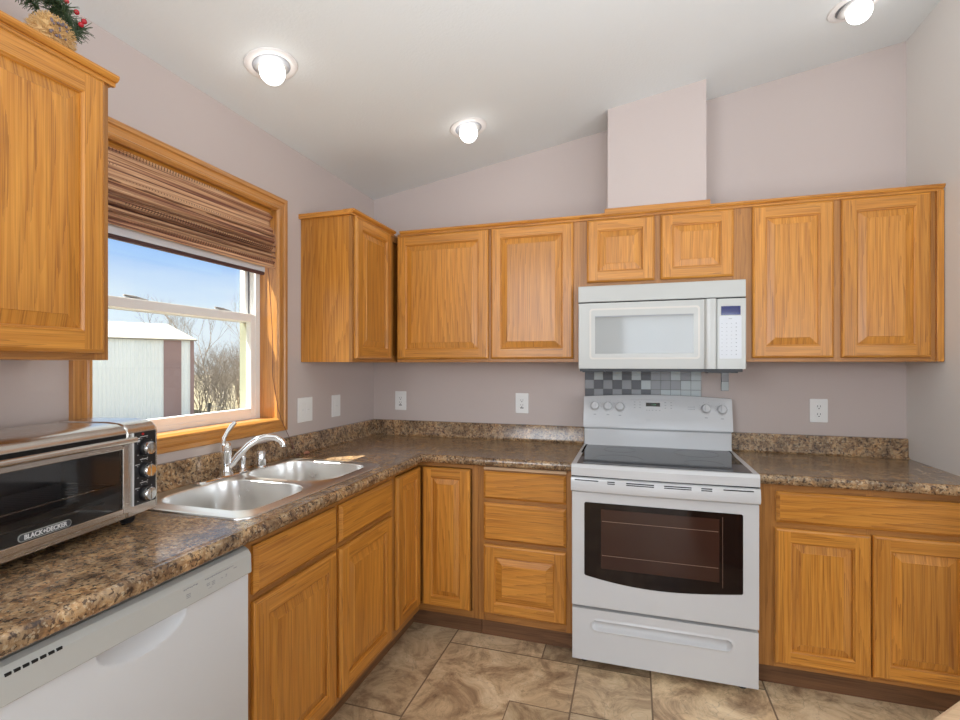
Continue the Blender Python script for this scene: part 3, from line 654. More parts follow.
# raised bead around bowls down to the bowl lip
for vv, bp_ in zip(bl, bowls):
    lv = vv
    for d, z in ((-.003, .0068), (.0, .0065), (.003, .003)):
        nv = [bm.verts.new((*p, z)) for p in inset(bp_, d)]
        for i in range(len(nv)): bm.faces.new((lv[i], lv[(i+1) % len(nv)], nv[(i+1) % len(nv)], nv[i]))
        lv = nv
bmesh.ops.recalc_face_normals(bm, faces=bm.faces)
for f in bm.faces: f.smooth = True
me = bpy.data.meshes.new('rim'); bm.to_mesh(me); bm.free(); me.set_sharp_from_angle(angle=R(60)); me.materials.append(STEEL); ro = bpy.data.objects.new('rim', me); COL.objects.link(ro); ro.parent = sk
for bp_ in bowls:
    m = MB(); pv = None; cxm = sum(p[0] for p in bp_)/len(bp_); cym = sum(p[1] for p in bp_)/len(bp_)
    for d, z in ((.003, .003), (.008, -.03), (.014, -.12), (.020, -.155), (.032, -.174), (.05, -.182)):
        cur = [(*p, z) for p in inset(bp_, d)]
        if pv:
            for i in range(len(cur)): m.face([pv[i], pv[(i+1) % len(cur)], cur[(i+1) % len(cur)], cur[i]])
        pv = cur
    for s_ in (.75, .5, .25, .12):
        cur = [(cxm+(p[0]-cxm)*s_, cym+(p[1]-cym)*s_, -.182-.006*(1-s_)) for p in inset(bp_, .05)]
        for i in range(len(cur)): m.face([pv[i], pv[(i+1) % len(cur)], cur[(i+1) % len(cur)], cur[i]])
        pv = cur
    m.face(pv); bo = m.build('bowl', STEEL, sk, smooth=60)
    m = MB(); m.lathe([(.0, -.004), (.02, -.003), (.022, .003), (.040, .004), (.045, .001)], (cxm, cym, -.186), (0, 0, 1), 24); m.build('drain', CHROME, bo, smooth=40)

# faucet: origin at deck
fa = thing('kitchen_faucet', 'chrome single-lever kitchen faucet with a curved spout behind the sink', 'faucet', (.082, -1.350, ZC+.0062))
m = MB()
pl = rrect(-.027, .027, -.150, .066, .026)
for s0, z0, s1, z1 in ((1, 0, 1, .004), (1, .004, .86, .009)):
    A = [(x*s0, y*(1-(1-s0)*.2), z0) for x, y in pl]; B = [(x*s1, y*(1-(1-s1)*.2), z1) for x, y in pl]
    for i in range(len(pl)): m.face([A[i], A[(i+1) % len(pl)], B[(i+1) % len(pl)], B[i]])
m.face(B); m.face([(x, y, 0) for x, y in pl]); m.build('base_plate', CHROME, fa, smooth=40)
m = MB(); m.lathe([(.027, .008), (.024, .016), (.0205, .03), (.0200, .095), (.0215, .100), (.0215, .105), (.020, .108), (.020, .122), (.016, .133), (.006, .139), (0, .140)], n=28); m.build('body', CHROME, fa, smooth=40)
m = MB(); m.tube([(.0, -.004, .118), (-.004, -.014, .135), (-.006, -.006, .155), (-.008, .012, .176), (-.006, .035, .200), (-.002, .050, .212)], [.012, .010, .0080, .0080, .0100, .008], 12); m.build('lever', CHROME, fa, smooth=60)
import itertools
sp_pts = [(.0, .0, .030), (.018, .012, .052), (.040, .026, .088), (.068, .044, .122), (.098, .064, .146), (.124, .086, .154), (.147, .108, .149), (.162, .125, .136), (.168, .132, .120)]
m = MB(); m.tube(sp_pts, [.014, .014, .0138, .0132, .013, .013, .0132, .0137, .0142], 16); m.build('spout', CHROME, fa, smooth=60)
m = MB(); m.lathe([(.0135, 0), (.0140, -.010), (.0115, -.012), (0, -.0121)], (.168, .132, .121), (0, 0, 1), 16); m.build('aerator', CHROME, fa, smooth=40)
sd = thing('side_sprayer', 'slim chrome side sprayer standing just right of the faucet body', 'sprayer', (.072, -1.252, ZC+.0062))
m = MB(); m.lathe([(.024, 0), (.023, .004), (.014, .009), (.0115, .014), (.0115, .04), (.013, .062), (.012, .070), (.008, .074)], n=20); m.build('stem', CHROME, sd, smooth=40)
m = MB(); m.lathe([(0, -.002), (.010, 0), (.012, .010), (.012, .026), (.006, .034), (0, .035)], (.0, .002, .068), (.15, -.45, .88), 16); m.build('spray_head', CHROME, sd, smooth=40)
ag = thing('sink_air_gap', 'short chrome air gap cap on the sink deck, right of the sprayer', 'air gap cap', (.083, -1.155, ZC+.0062))
m = MB(); m.lathe([(.030, 0), (.029, .004), (.022, .007)], n=24); m.build('flange', CHROME, ag, smooth=40)
m = MB(); m.lathe([(.0205, .006), (.0215, .03), (.0205, .062), (.017, .070), (0, .072)], n=24); m.build('cap', CHROME, ag, smooth=40)

# small bits on the counter behind the right bowl
for k, (x, y, lab, colr, sz) in enumerate(((.06, -.80, 'small reddish bit lying on the counter behind the right sink bowl', (.45, .20, .13), .012), (.052, -.855, 'dark brown crumb on the counter by the backsplash, left of the reddish bit', (.10, .04, .03), .009))):
    m = MB(); m.ball((0, 0, sz*.7), sz, 5, sc=(1, 1.6, .7))
    m.v = [p+Vector((noise.noise(p*90), noise.noise(p*90+Vector((5, 0, 0))), 0))*.004 for p in m.v]
    o = m.build('counter_pebble', P('pebble%d' % k, colr, .4), None, loc=(x, y, ZC)); tag(o, lab, 'pebble')
    o.location.z = ZC-min(v.co.z for v in o.data.vertices)

# ------------------------------------------------------------------ dishwasher
DWY = -2.418; dwW = .598
dw = thing('dishwasher', 'white built-in dishwasher under the counter below the toaster oven', 'dishwasher', (0, DWY, 0), R(90))
m = MB(); m.box(.004, dwW-.004, -.575, -.01, .10, .862); m.build('tub', DWW, dw)
m = MB()
def dwf(x, z):
    cx_, zt_ = .288, .781; a_ = .105; t = (x-cx_)/a_
    if abs(t) >= 1 or z > zt_: return -.612
    dpt = .052*math.sqrt(max(0, 1-t*t)); k = (zt_-z)/max(dpt, 1e-4)
    if k >= 1: return -.612
    return -.612+.030*math.cos(k*math.pi/2)**.8*(1-t*t)**.5
m.grid(0, dwW, .115, .784, 90, 130, dwf); 
m.face([(0, -.612, .115), (0, -.576, .115), (0, -.576, .784), (0, -.612, .784)]); m.face([(dwW, -.612, .115), (dwW, -.576, .115), (dwW, -.576, .784), (dwW, -.612, .784)])
m.face([(0, -.612, .784), (dwW, -.612, .784), (dwW, -.576, .784), (0, -.576, .784)]); m.face([(0, -.612, .115), (dwW, -.612, .115), (dwW, -.576, .115), (0, -.576, .115)])
m.build('door', DWW, dw, smooth=35)
m = MB(); m.prism([(-.576, .7865), (-.621, .7865), (-.623, .789), (-.621, .838), (-.612, .851), (-.600, .857), (-.576, .857)], 'x', -.001, dwW+.001)
MI = 2
for k in range(7):
    x = .020+k*.0135; m.box(x, x+.0095, -.6222, -.6190, .8375-.0015, .8375+.0035, mi=2)
rnd = random.Random(4)
for x0, x1, zz in ((.378, .416, .829), (.44, .535, .829)):
    x = x0
    while x < x1: 
        wdt = rnd.uniform(.002, .006); m.box(x, x+wdt, -.6222, -.6215, zz+rnd.uniform(-.001, .001), zz+.0022+rnd.uniform(0, .001), mi=1); x += wdt+.002
for x, zz, wd in ((.385, .815, .012), (.385, .811, .012), (.385, .807, .012), (.386, .799, .009), (.445, .816, .010), (.445, .812, .010), (.461, .816, .010), (.461, .812, .010), (.461, .808, .010), (.450, .803, .012), (.492, .813, .004), (.507, .816, .004), (.506, .812, .004), (.535, .822, .010)): m.box(x, x+wd, -.6224, -.6215, zz, zz+.0018, mi=1)
m.build('control_panel', [WHITE2, GREYL, GAP], dw)
m = MB(); m.box(.01, dwW-.01, -.545, -.53, 0, .099); m.build('toe_kick', BLACK, dw)

# ------------------------------------------------------------------ toaster oven
TZ = ZC
to = thing('toaster_oven', 'stainless steel toaster oven with black knob panel on the left counter', 'toaster oven', (.268, -1.842, TZ), R(99.2))
X_L, X_R, D = -.55, .036, .225
m = MB()
top = [(.0, .262), (.0, .264), (.003, .273), (.011, .282), (.024, .288), (.06, .292), (D, .292), (D, .262)]
m.prism(top, 'x', X_L, -.079, 'x')
m.box(X_L, -.079, .002, D, .023, .040, 'x'); m.box(X_L, X_L+.02, .004, D, .04, .240, 'x'); m.box(X_L+.02, -.079, D-.012, D, .04, .240, 'x')
m.build('housing', STEELT, to, smooth=30)
m = MB(); m.box(X_L, -.079, .012, D, .2405, .2618); m.build('door_gap', BLACK, to)
m = MB()
pf = [(-.003, .023), (-.003, .262), (.0, .275), (.009, .285), (.024, .291), (.06, .295), (D, .295), (D, .023)]
m.prism(pf, 'x', -.079, X_R-.010, 'x'); m.prism([(y*.97+.004, (z-.16)*.955+.16) for y, z in pf], 'x', X_R-.010, X_R, 'x')
m.build('side_housing', STEELT, to, smooth=30, bevel=.004)
m = MB(); m.box(X_L+.021, -.0795, D-.016, D-.0125, .041, .244); m.box(X_L+.021, -.0795, .010, D-.016, .0405, .043); m.box(X_L+.021, -.0795, .010, D-.016, .2375, .2400); m.box(-.083, -.0795, .012, D-.016, .043, .240); m.build('cavity', TCAV, to)
m = MB()
m.tube([(X_L+.03, .02, .122), (-.09, .02, .122)], .0022, 6); m.tube([(X_L+.03, D-.03, .122), (-.09, D-.03, .122)], .002, 6)
for k in range(24): x = X_L+.04+k*.0175; m.tube([(x, .02, .124), (x, D-.03, .124)], .0011, 5)
m.build('wire_rack', CHROME, to)
m = MB()
for zz, yy in ((.066, .07), (.066, .15), (.225, .07), (.225, .15)): m.tube([(X_L+.03, yy, zz), (-.085, yy, zz)], .004, 8)
m.build('heating_element', P('heating_element', (.16, .14, .13), .4, metal=.6), to, smooth=60)
m = MB(); m.box(-.100, -.0815, -.010, .002, .040, .236, 'x'); m.box(X_L, X_L+.022, -.010, .002, .040, .236); m.box(X_L+.022, -.100, -.010, .002, .040, .056, 'x'); m.box(X_L+.022, -.100, -.010, .002, .222, .236, 'x')
td = m.build('door', STEELT, to, bevel=.0015)
m = MB(); m.box(X_L+.022, -.1002, -.006, -.003, .0562, .2218); m.build('glass', TGLASS, td)
m = MB(); m.tube([(X_L+.01, -.030, .247), (-.080, -.030, .247)], .0085, 14); m.tube([(-.098, -.030, .247), (-.098, -.004, .232)], .006, 8); m.tube([(X_L+.03, -.030, .247), (X_L+.03, -.004, .232)], .006, 8); m.build('handle', STEELT, td, smooth=50)
m = MB(); m.prism(rrect(-.378, -.252, .0585, .0765, .0088, 5), 'y', -.0085, -.006); bd = m.build('badge', P('pewter_badge', (.50, .52, .50), .3, metal=.4), td); m = MB(); m.prism(rrect(-.3765, -.2535, .0600, .0750, .0074, 5), 'y', -.0088, -.0084); m.build('badge_field', P('dark_badge_field', (.06, .065, .07), .3), bd)
text_mesh('BLACK+DECKER', .0150, 'badge_lettering', LABEL, bd, Matrix.Translation((-.315, -.0091, .0672)) @ FACE, bold=.0004, sx=.92)
m = MB(); m.box(-.0615, .020, -.0075, -.0032, .052, .262); cpn = m.build('control_panel', BLACK, to, bevel=.002)
m = MB(); m.box(-.0635, -.0635+.002, -.008, -.003, .052, .262); m.box(-.058, -.040, -.0082, -.0072, .236, .240); m.box(-.058, -.040, -.0082, -.0072, .243, .246)
rnd = random.Random(9)
for zz in (.214, .148, .080):
    for k in range(9):
        a_ = R(150+k*-37); m.box(-.022+.031*math.cos(a_)-.001, -.022+.031*math.cos(a_)+.001, -.0082, -.0072, zz+.031*math.sin(a_)-.0008, zz+.031*math.sin(a_)+.0008)
    m.box(-.057, -.042, -.0082, -.0072, zz+.020, zz+.0215); m.box(-.040, -.012, -.0082, -.0072, zz+.0335, zz+.0350)
m.build('dial_markings', LABEL, cpn)
for zz in (.214, .148, .080):
    m = MB(); m.lathe([(.0235, 0), (.0235, .006), (.0215, .010)], (-.020, -.0075, zz), (0, -1, 0), 24); kb = m.build('knob', BLACK, to, smooth=40)
    m = MB(); m.lathe([(.0195, .0), (.0190, .008), (.0175, .011), (.0, .0115)], (-.020, -.0175, zz), (0, -1, 0), 24); m.box(-.022, -.018, -.031, -.028, zz-.015, zz+.015); m.build('knob_cap', CHROME, kb, smooth=40)
m = MB(); m.lathe([(.004, 0), (.0035, .002), (0, .003)], (-.030, -.0075, .256), (0, -1, 0), 12); m.build('indicator_light', RED, cpn)
for x, y in ((-.045, .030), (-.50, .030), (-.045, .19), (-.50, .19)):
    m = MB(); m.lathe([(.014, 0), (.019, .006), (.020, .0228)], (x, y, 0), (0, 0, 1), 16); m.build('foot', BLACK, to, smooth=40)

# ------------------------------------------------------------------ range
RX = 1.383; RW = .760
rg = thing('range', 'white freestanding electric range with black glass cooktop between the counters', 'range', (RX, 0, 0))
m = MB(); m.box(0, RW, -.640, -.03, .035, .868); m.build('body', WHITE, rg, bevel=.002)
m = MB()   # cooktop frame
bow = lambda x: -.688-.012*math.sin(math.pi*x/RW)
n = 20; xs_ = [RW*k/n for k in range(n+1)]
for a_, b_ in zip(xs_[:-1], xs_[1:]):
    m.face([(a_, bow(a_), .872), (b_, bow(b_), .872), (b_, bow(b_), .908), (a_, bow(a_), .908)]); m.face([(a_, bow(a_), .908), (b_, bow(b_), .908), (b_, bow(b_)+.010, .922), (a_, bow(a_)+.010, .922)])
    m.face([(a_, bow(a_), .872), (b_, bow(b_), .872), (b_, -.64, .872), (a_, -.64, .872)]); m.face([(a_, bow(a_)+.01, .922), (b_, bow(b_)+.01, .922), (b_, -.660, .922), (a_, -.660, .922)])
m.face([(0, -.66, .922), (.025, -.66, .922), (.025, -.09, .922), (0, -.09, .922)]); m.face([(RW-.025, -.66, .922), (RW, -.66, .922), (RW, -.09, .922), (RW-.025, -.09, .922)])
m.face([(.025, -.12, .922), (RW-.025, -.12, .922), (RW-.025, -.09, .922), (.025, -.09, .922)])
for x in (0, RW): m.face([(x, bow(x), .872), (x, bow(x), .908), (x, bow(x)+.01, .922), (x, -.03, .922), (x, -.03, .872)])
m.build('cooktop_frame', WHITE, rg, smooth=30)
m = MB(); m.box(.022, RW-.022, -.662, -.118, .9165, .9235); ck = m.build('glass_cooktop', COOK, rg, bevel=.001)
for x, y, r_ in ((.20, -.52, .115), (.57, -.52, .085), (.20, -.24, .08), (.57, -.24, .105)):
    m = MB(); m.lathe([(r_, 0), (r_, .0004), (r_-.003, .0004), (r_-.003, 0)], (x, y, .9234), (0, 0, 1), 48); m.build('burner_ring', RINGM, ck)
# backguard
bg_ = MB(); yb = -.030
bg_.prism([(-.100, .915), (-.098, 1.010), (-.092, 1.014), (yb, 1.014), (yb, .915)], 'x', .004, RW-.004)
bgo = bg_.build('backguard', WHITE, rg, bevel=.004)
TILT = math.atan2(.034, .148); yt_ = lambda x: -.112+(f_top(x)-.012-1.030)*math.tan(TILT)
m = MB(); n = 24; f_top = lambda x: 1.190+.014*math.sin(math.pi*x/RW)
ye = lambda x: 0
for k in range(n):
    a_, b_ = RW*k/n, RW*(k+1)/n; pa = [(-.112, 1.022), (-.112, 1.030), (yt_(a_), f_top(a_)-.012), (yt_(a_)+.008, f_top(a_)), (yb, f_top(a_)), (yb, 1.022)]; pb = [(-.112, 1.022), (-.112, 1.030), (yt_(b_), f_top(b_)-.012), (yt_(b_)+.008, f_top(b_)), (yb, f_top(b_)), (yb, 1.022)]
    for i in range(6): m.face([(a_, *pa[i]), (a_, *pa[(i+1) % 6]), (b_, *pb[(i+1) % 6]), (b_, *pb[i])])
for x in (0, RW): m.face([(x, *p) for p in [(-.112, 1.022), (-.112, 1.030), (yt_(x), f_top(x)-.012), (yt_(x)+.008, f_top(x)), (yb, f_top(x)), (yb, 1.022)]])
cmb = m
m = MB(); m.box(.002, RW-.002, -.090, yb-.001, 1.0145, 1.0215); m.build('console_gap', GREYM, rg)

def cons(x, z): return Vector((x, -.112+(z-1.030)*math.tan(TILT), z))    # a point on the slanted console face
nc_ = Vector((0, -math.cos(TILT), math.sin(TILT)))
CT = lambda x, z, d=.0: Matrix.Translation(cons(x, z)+nc_*d) @ Matrix.Rotation(-TILT, 4, 'X') @ FACE
KX = [(.062, 1.138), (.133, 1.138), (.197, 1.136), (.634, 1.136), (.711, 1.133)]
for k, (x, z) in enumerate(KX):
    m = MB(); m.lathe([(.030, 0), (.030, .002), (.0245, .004), (.0215, .018), (.018, .022), (0, .0225)], cons(x, z), nc_, 28); m.xf = Matrix.Translation(cons(x, z)+nc_*.022) @ Matrix.Rotation(-TILT+0, 4, 'X'); m.box(-.005, .005, -.008, .001, -.019, .019); m.xf = None
    m.build('knob', WHITE, rg, smooth=35)
m = cmb; MI = [1]
def mark(x, z, w_, h_, mm=None):
    p = cons(x, z); q = cons(x, z+h_); off = nc_*.0006
    (mm or m).face([p+off, p+off+Vector((w_, 0, 0)), q+off+Vector((w_, 0, 0)), q+off], 'z', MI[0])
rnd = random.Random(2)
for x, z in KX:
    for a_ in (-100, -60, -20, 20, 60, 100, 160): mark(x+.034*math.sin(R(a_))-.001, z+.034*math.cos(R(a_)), .0022, .0022)
    mark(x-.007, z-.048, .014, .004)
for x in (.275, .303, .433, .463):
    for z in (1.148, 1.163, 1.133): mark(x-.004, z, .008, .003)
for x in (.338, .352, .368, .386, .405): mark(x-.003, 1.120, .006, .0035)
for z in (1.143, 1.131): mark(.545, z, .028, .0016); mark(.575, z-.0005, .004, .004)
MI[0] = 2
for x, z, w_, h_ in ((.248, 1.105, .238, .0012), (.248, 1.178, .238, .0012), (.248, 1.105, .0012, .073), (.486, 1.105, .0012, .073), (.40, 1.072, .19, .002)): mark(x, z, w_, h_)
cpo = m.build('control_console', [WHITE, GREYL, GREYM], rg, smooth=30)
m = MB(); m.xf = CT(.370, 1.152); m.box(-.036, .036, -.010, .010, -.002, .0015); dsp = m.build('display', DISPK, cpo)
text_mesh('12:00', .011, 'display_digits', DIGIT, dsp, CT(.374, 1.152, .0017), depth=.0001)
m = MB(); m.xf = CT(.345, 1.068); m.box(-.011, .011, -.008, .008, 0, .001); m.build('brand_emblem', GREYM, cpo)
# vent and handle band
m = MB(); m.box(.001, RW-.001, -.684, -.641, .8662, .8718); m.build('door_gap', GAP, rg)
m = MB(); bw = lambda x: -.694-.012*math.sin(math.pi*x/RW)
sec = lambda x: [(-.655, .866), (bw(x)+.012, .866), (bw(x)+.003, .862), (bw(x), .852), (bw(x)-.004, .818), (bw(x), .806), (bw(x)+.012, .799), (-.655, .799)]
xs2 = [-.001+(RW+.002)*k/20 for k in range(21)]
for a_, b_ in zip(xs2[:-1], xs2[1:]):
    A, B = sec(a_), sec(b_)
    for i in range(8): m.face([(a_, *A[i]), (a_, *A[(i+1) % 8]), (b_, *B[(i+1) % 8]), (b_, *B[i])])
for x in (-.001, RW+.001): m.face([(x, *p) for p in sec(x)])
hb = m.build('door_handle_band', WHITE, rg, smooth=30)
m = MB()
for x0, x1, dz in ((.016, .120, 0), (.158, .190, 0), (.158, .190, -.008), (.238, .352, 0), (.238, .352, -.008), (.392, .500, 0), (.392, .500, -.008), (.538, .580, 0), (.538, .580, -.008), (.622, .735, 0)):
    xm = (x0+x1)/2; k = 6
    for i in range(k):
        a_, b_ = x0+(x1-x0)*i/k, x0+(x1-x0)*(i+1)/k; za, zb_ = .8520+dz, .8560+dz; yy = lambda x: bw(x)-.0012
        m.face([(a_, yy(a_), za), (b_, yy(b_), za), (b_, yy(b_), zb_), (a_, yy(a_), zb_)])
        m.face([(a_, yy(a_), za), (b_, yy(b_), za), (b_, yy(b_)+.003, za), (a_, yy(a_)+.003, za)]); m.face([(a_, yy(a_), zb_), (b_, yy(b_), zb_), (b_, yy(b_)+.003, zb_), (a_, yy(a_)+.003, zb_)])
m.build('vent_slots', GAP, hb)
# oven door
m = MB(); m.box(.001, RW-.001, -.678, -.641, .283, .797); od = m.build('oven_door', WHITE, rg, bevel=.004)
m = MB(); pw = [(.057, .430), (.061, .424)]
for k in range(17): x = .062+.632*k/16; pw.append((x, .424-.030*math.sin(math.pi*(k/16)**.9)-.002*k/16))
pw += [(.697, .424), (.699, .428), (.699, .748), (.694, .753), (.062, .753), (.057, .748)]
m.prism(pw, 'y', -.6795, -.6775); wg = m.build('window_glass', OVGLASS, od)
m = MB(); m.box(.130, .610, -.6803, -.6796, .462, .726); wi = m.build('inner_window', OVCAV, wg)
m = MB()
for zz in (.672, .520): m.box(.134, .606, -.6809, -.6803, zz, zz+.0022)
m.box(.622, .6232, -.6803, -.6795, .44, .735)
m.build('rack_lines', WIRE, wi)
# storage drawer
m = MB()
def stad(x, z):
    cx_, cz_, hl, r_ = .374, .202, .262, .022
    dx = max(0, abs(x-cx_)-hl); d_ = math.hypot(dx, z-cz_)
    k = max(0, 1-(d_/r_)**2)
    return -.674+.020*k**.6-(.003*math.exp(-((d_-r_)/.006)**2))
m.grid(.003, RW-.003, .040, .270, 150, 90, stad)
a_, b_, c_, d_ = .003, RW-.003, .040, .270
m.face([(a_, -.674, c_), (b_, -.674, c_), (b_, -.641, c_), (a_, -.641, c_)]); m.face([(a_, -.674, d_), (b_, -.674, d_), (b_, -.641, d_), (a_, -.641, d_)])
m.face([(a_, -.674, c_), (a_, -.641, c_), (a_, -.641, d_), (a_, -.674, d_)]); m.face([(b_, -.674, c_), (b_, -.641, c_), (b_, -.641, d_), (b_, -.674, d_)])
m.build('storage_drawer', WHITE, rg, smooth=40)
for x in (.05, RW-.05):
    for y in (-.60, -.1):
        m = MB(); m.lathe([(.018, 0), (.018, .034)], (x, y, 0), (0, 0, 1), 12); m.build('foot', BLACK, rg)

# ------------------------------------------------------------------ microwave
MX, MZ0, MZ1 = 1.3845, 1.3509, 1.765
mw = thing('microwave', 'white over-the-range microwave with grey window above the range', 'microwave', (MX, 0, MZ0)); MWW = .7615; MH = MZ1-MZ0
m = MB(); m.box(.002, MWW-.002, -.372, -.002, .003, MH-.001); m.build('body', WHITE2, mw)
m = MB(); m.box(.0, MWW, -.404, -.373, .3335, MH); m.build('top_grille', WHITE2, mw, bevel=.004)
m = MB(); m.box(.001, MWW-.001, -.397, -.372, .328, .3335); m.build('grille_gap', GAP, mw)
m = MB()
prof_d = [(0, -.373), (0, -.402), (.004, -.409), (.575, -.409), (.583, -.411), (.592, -.424), (.612, -.432), (.630, -.430), (.634, -.424), (.634, -.373)]
m.prism(prof_d, 'z', 0, .327); dr = m.build('door', WHITE2, mw, smooth=30)
m = MB(); m.prism(rrect(.056, .566, .046, .300, .016), 'y', -.4115, -.4085); rng = m.build('window_bezel', MWRING, dr)
m = MB(); m.prism(rrect(.065, .557, .055, .291, .010), 'y', -.4118, -.4110); m.build('bezel_face', WHITE2, rng)
m = MB(); m.box(.084, .538, -.4124, -.4117, .074, .256); m.build('window_glass', MWGL, dr)
m = MB(); m.box(.0833, .5387, -.4121, -.4116, .2555, .2615); m.build('window_shadow_line', GREYL, dr)
m = MB(); m.prism([(.637, -.373), (.637, -.405), (.641, -.409), (MWW-.004, -.409), (MWW, -.405), (MWW, -.373)], 'z', 0, .327); kp = m.build('control_panel', WHITE2, mw)
m = MB(); m.box(.6345, .6368, -.404, -.373, .001, .327); m.build('door_gap', GREYL, mw)
m = MB(); m.box(.656, .738, -.4098, -.4088, .250, .292); m.build('display', DISP, kp)
m = MB(); m.prism(rrect(.649, .742, .048, .246, .004), 'y', -.4096, -.4088); 
for i in range(4):
    for j in range(9):
        x = .660+i*.020; z = .066+j*.018; m.box(x-.0025, x+.0025, -.4101, -.4095, z, z+.0018+(.002 if i == 3 else 0), mi=1)
m.box(.688, .702, -.4101, -.4095, .232, .2345, mi=1); m.build('keypad', [P('keypad_white', (.62, .64, .67), .3), GREYL], kp)
m = MB(); m.box(.008, MWW-.014, -.404, -.01, -.014, -.0005); m.box(.02, .13, -.395, -.30, -.019, -.014); m.box(.60, .73, -.395, -.30, -.019, -.014); m.build('underside_vent', BLACK, mw)

# ------------------------------------------------------------------ mosaic tile backsplash
ms = thing('mosaic_backsplash', 'checkerboard grey glass mosaic strip on the wall behind the range', 'tile backsplash', (1.382, 0, 1.178))
m = MB(); m.box(0, .6225, -.005, -.0005, 0, .156, mi=0); rnd = random.Random(5)
for c_ in range(12):
    for r_ in range(3):
        x = .001+c_*.0518; z = .1555-(r_+1)*.0515+.0015; par = (c_+r_) % 2 == 0
        mi = 1 if (par and c_ < 7) else (2 if (c_ < 7 and (c_ < 6 or par)) else (3 if rnd.random() < .7 else 2))
        if c_ < 6 and not par and r_ == 0: mi = 3
        m.box(x, x+.0498, -.008, -.005, z, z+.0492, mi=mi)
m.build('tile_sheet', [TILEGR, TILED, TILEM, TILEL], ms)
o = MB(); o.box(0, .037, -.005, -.0005, 0, .1, mi=0); o.box(.001, .036, -.008, -.005, .051, .099, mi=2); o.box(.001, .036, -.008, -.005, .002, .049, mi=3)
tag(o.build('mosaic_tile_pair', [TILEGR, TILED, TILEM, TILEL], None, loc=(2.103, 0, 1.229)), 'two small grey mosaic tiles on the wall under the microwave, right end', 'tile')

# ------------------------------------------------------------------ outlets and switches
def outlet(label, loc, rz, w_, h_, kind, group='outlets and switches above the counter'):
    r = thing('wall_outlet' if kind != 'switch' else 'light_switch', label, 'outlet' if kind != 'switch' else 'light switch', loc, rz, group)
    m = MB(); m.prism(rrect(-w_/2, w_/2, -h_/2, h_/2, .004, 3), 'y', -.006, -.0005); m.build('cover_plate', PLATE, r, bevel=.002)
    if kind == 'duplex':
        for z in (.02, -.02):
            m = MB(); m.lathe([(.0175, 0), (.0175, .002), (0, .0021)], (0, -.006, z), (0, -1, 0), 20, sy=.85); s_ = m.build('receptacle', PLATE, r)
            m = MB(); m.box(-.0072, -.0052, -.0087, -.0079, z-.002, z+.007); m.box(.0052, .0072, -.0087, -.0079, z-.002, z+.007); m.lathe([(.0028, 0), (0, .0006)], (0, -.0081, z-.009), (0, -1, 0), 10); m.build('slots', GAP, s_)
    elif kind == 'gfci':
        m = MB(); m.box(-.017, .017, -.008, -.006, -.034, .034); s_ = m.build('receptacle', PLATE, r, bevel=.001)
        m = MB()
        for z in (.017, -.012): m.box(-.0072, -.0054, -.0087, -.0079, z-.002, z+.006); m.box(.0054, .0072, -.0087, -.0079, z-.002, z+.006); m.lathe([(.0028, 0), (0, .0006)], (0, -.0081, z-.008), (0, -1, 0), 10)
        m.box(-.010, .010, -.0092, -.0079, -.031, -.026); m.build('slots_and_button', GAP, s_)
    elif kind == 'double':
        for x in (-.024, .024):
            m = MB(); m.box(x-.0165, x+.0165, -.0075, -.006, -.034, .034); s_ = m.build('rocker', PLATE, r, bevel=.001)
            m = MB(); m.box(x-.008, x+.008, -.0082, -.0074, -.001, .001); m.build('rocker_line', GREYM, s_)
    else:
        m = MB(); m.box(-.0165, .0165, -.0075, -.006, -.034, .034); s_ = m.build('rocker', PLATE, r, bevel=.001)
        m = MB(); m.box(-.012, .012, -.0082, -.0074, -.001, .0005); m.build('rocker_line', GREYM, s_)
    return r
outlet('wide two-gang white switch plate beside the window', (0, -.735, 1.134), R(90), .122, .128, 'double')['category'] = 'light switch'
outlet('narrow single white rocker switch on the left wall near the corner', (0, -.448, 1.132), R(90), .085, .125, 'switch')
outlet('white wall outlet with black button just right of the room corner', (.200, 0, 1.135), 0, .080, .122, 'gfci')
outlet('white wall outlet on the back wall left of the range', (1.008, 0, 1.137), 0, .080, .122, 'gfci')
outlet('white duplex outlet on the back wall right of the range', (2.557, 0, 1.135), 0, .080, .120, 'duplex')

# ------------------------------------------------------------------ recessed eyeball lights
nrm = Vector((.1678, 0, -1)).normalized()
def eyeball(x, y, label, tilt):
    r = thing('recessed_light', label, 'ceiling light', (x, y, CZ(x)), 0, 'recessed eyeball ceiling lights')
    m = MB(); m.lathe([(.098, .0), (.096, .004), (.085, .007), (.070, .006), (.068, .002)], (0, 0, 0), nrm, 40); m.build('trim_ring', LTRIM, r, smooth=40)
    m = MB(); m.lathe([(.069, .0065), (.0672, .0068)], (0, 0, 0), nrm, 40); m.build('ring_gap', GREYL, r)
    t = Vector(tilt).normalized()
    m = MB(); m.lathe([(.064, .003), (.060, .007), (.050, .010), (.035, .012)], Vector((0, 0, 0)), (nrm+t*.25), 32); m.build('eyeball', P('eyeball_trim', (.42, .41, .40), .5), r, smooth=50)
    m = MB(); m.ball(nrm*.030+t*.012, .047, 12); m.build('bulb', BULB, r, smooth=80)
eyeball(.325, -1.38, 'lit recessed eyeball light in the ceiling nearest the window', (.5, -.6, -.3))
eyeball(.83, -.50, 'lit recessed eyeball light in the ceiling above the left wall cabinets', (0, -.6, -.3))
eyeball(2.545, -.47, 'lit recessed eyeball light in the ceiling at the upper right', (.8, -.4, -.2))
eyeball(1.55, -1.55, 'lit recessed eyeball light just outside the top of the view', (0, -.4, -.2))

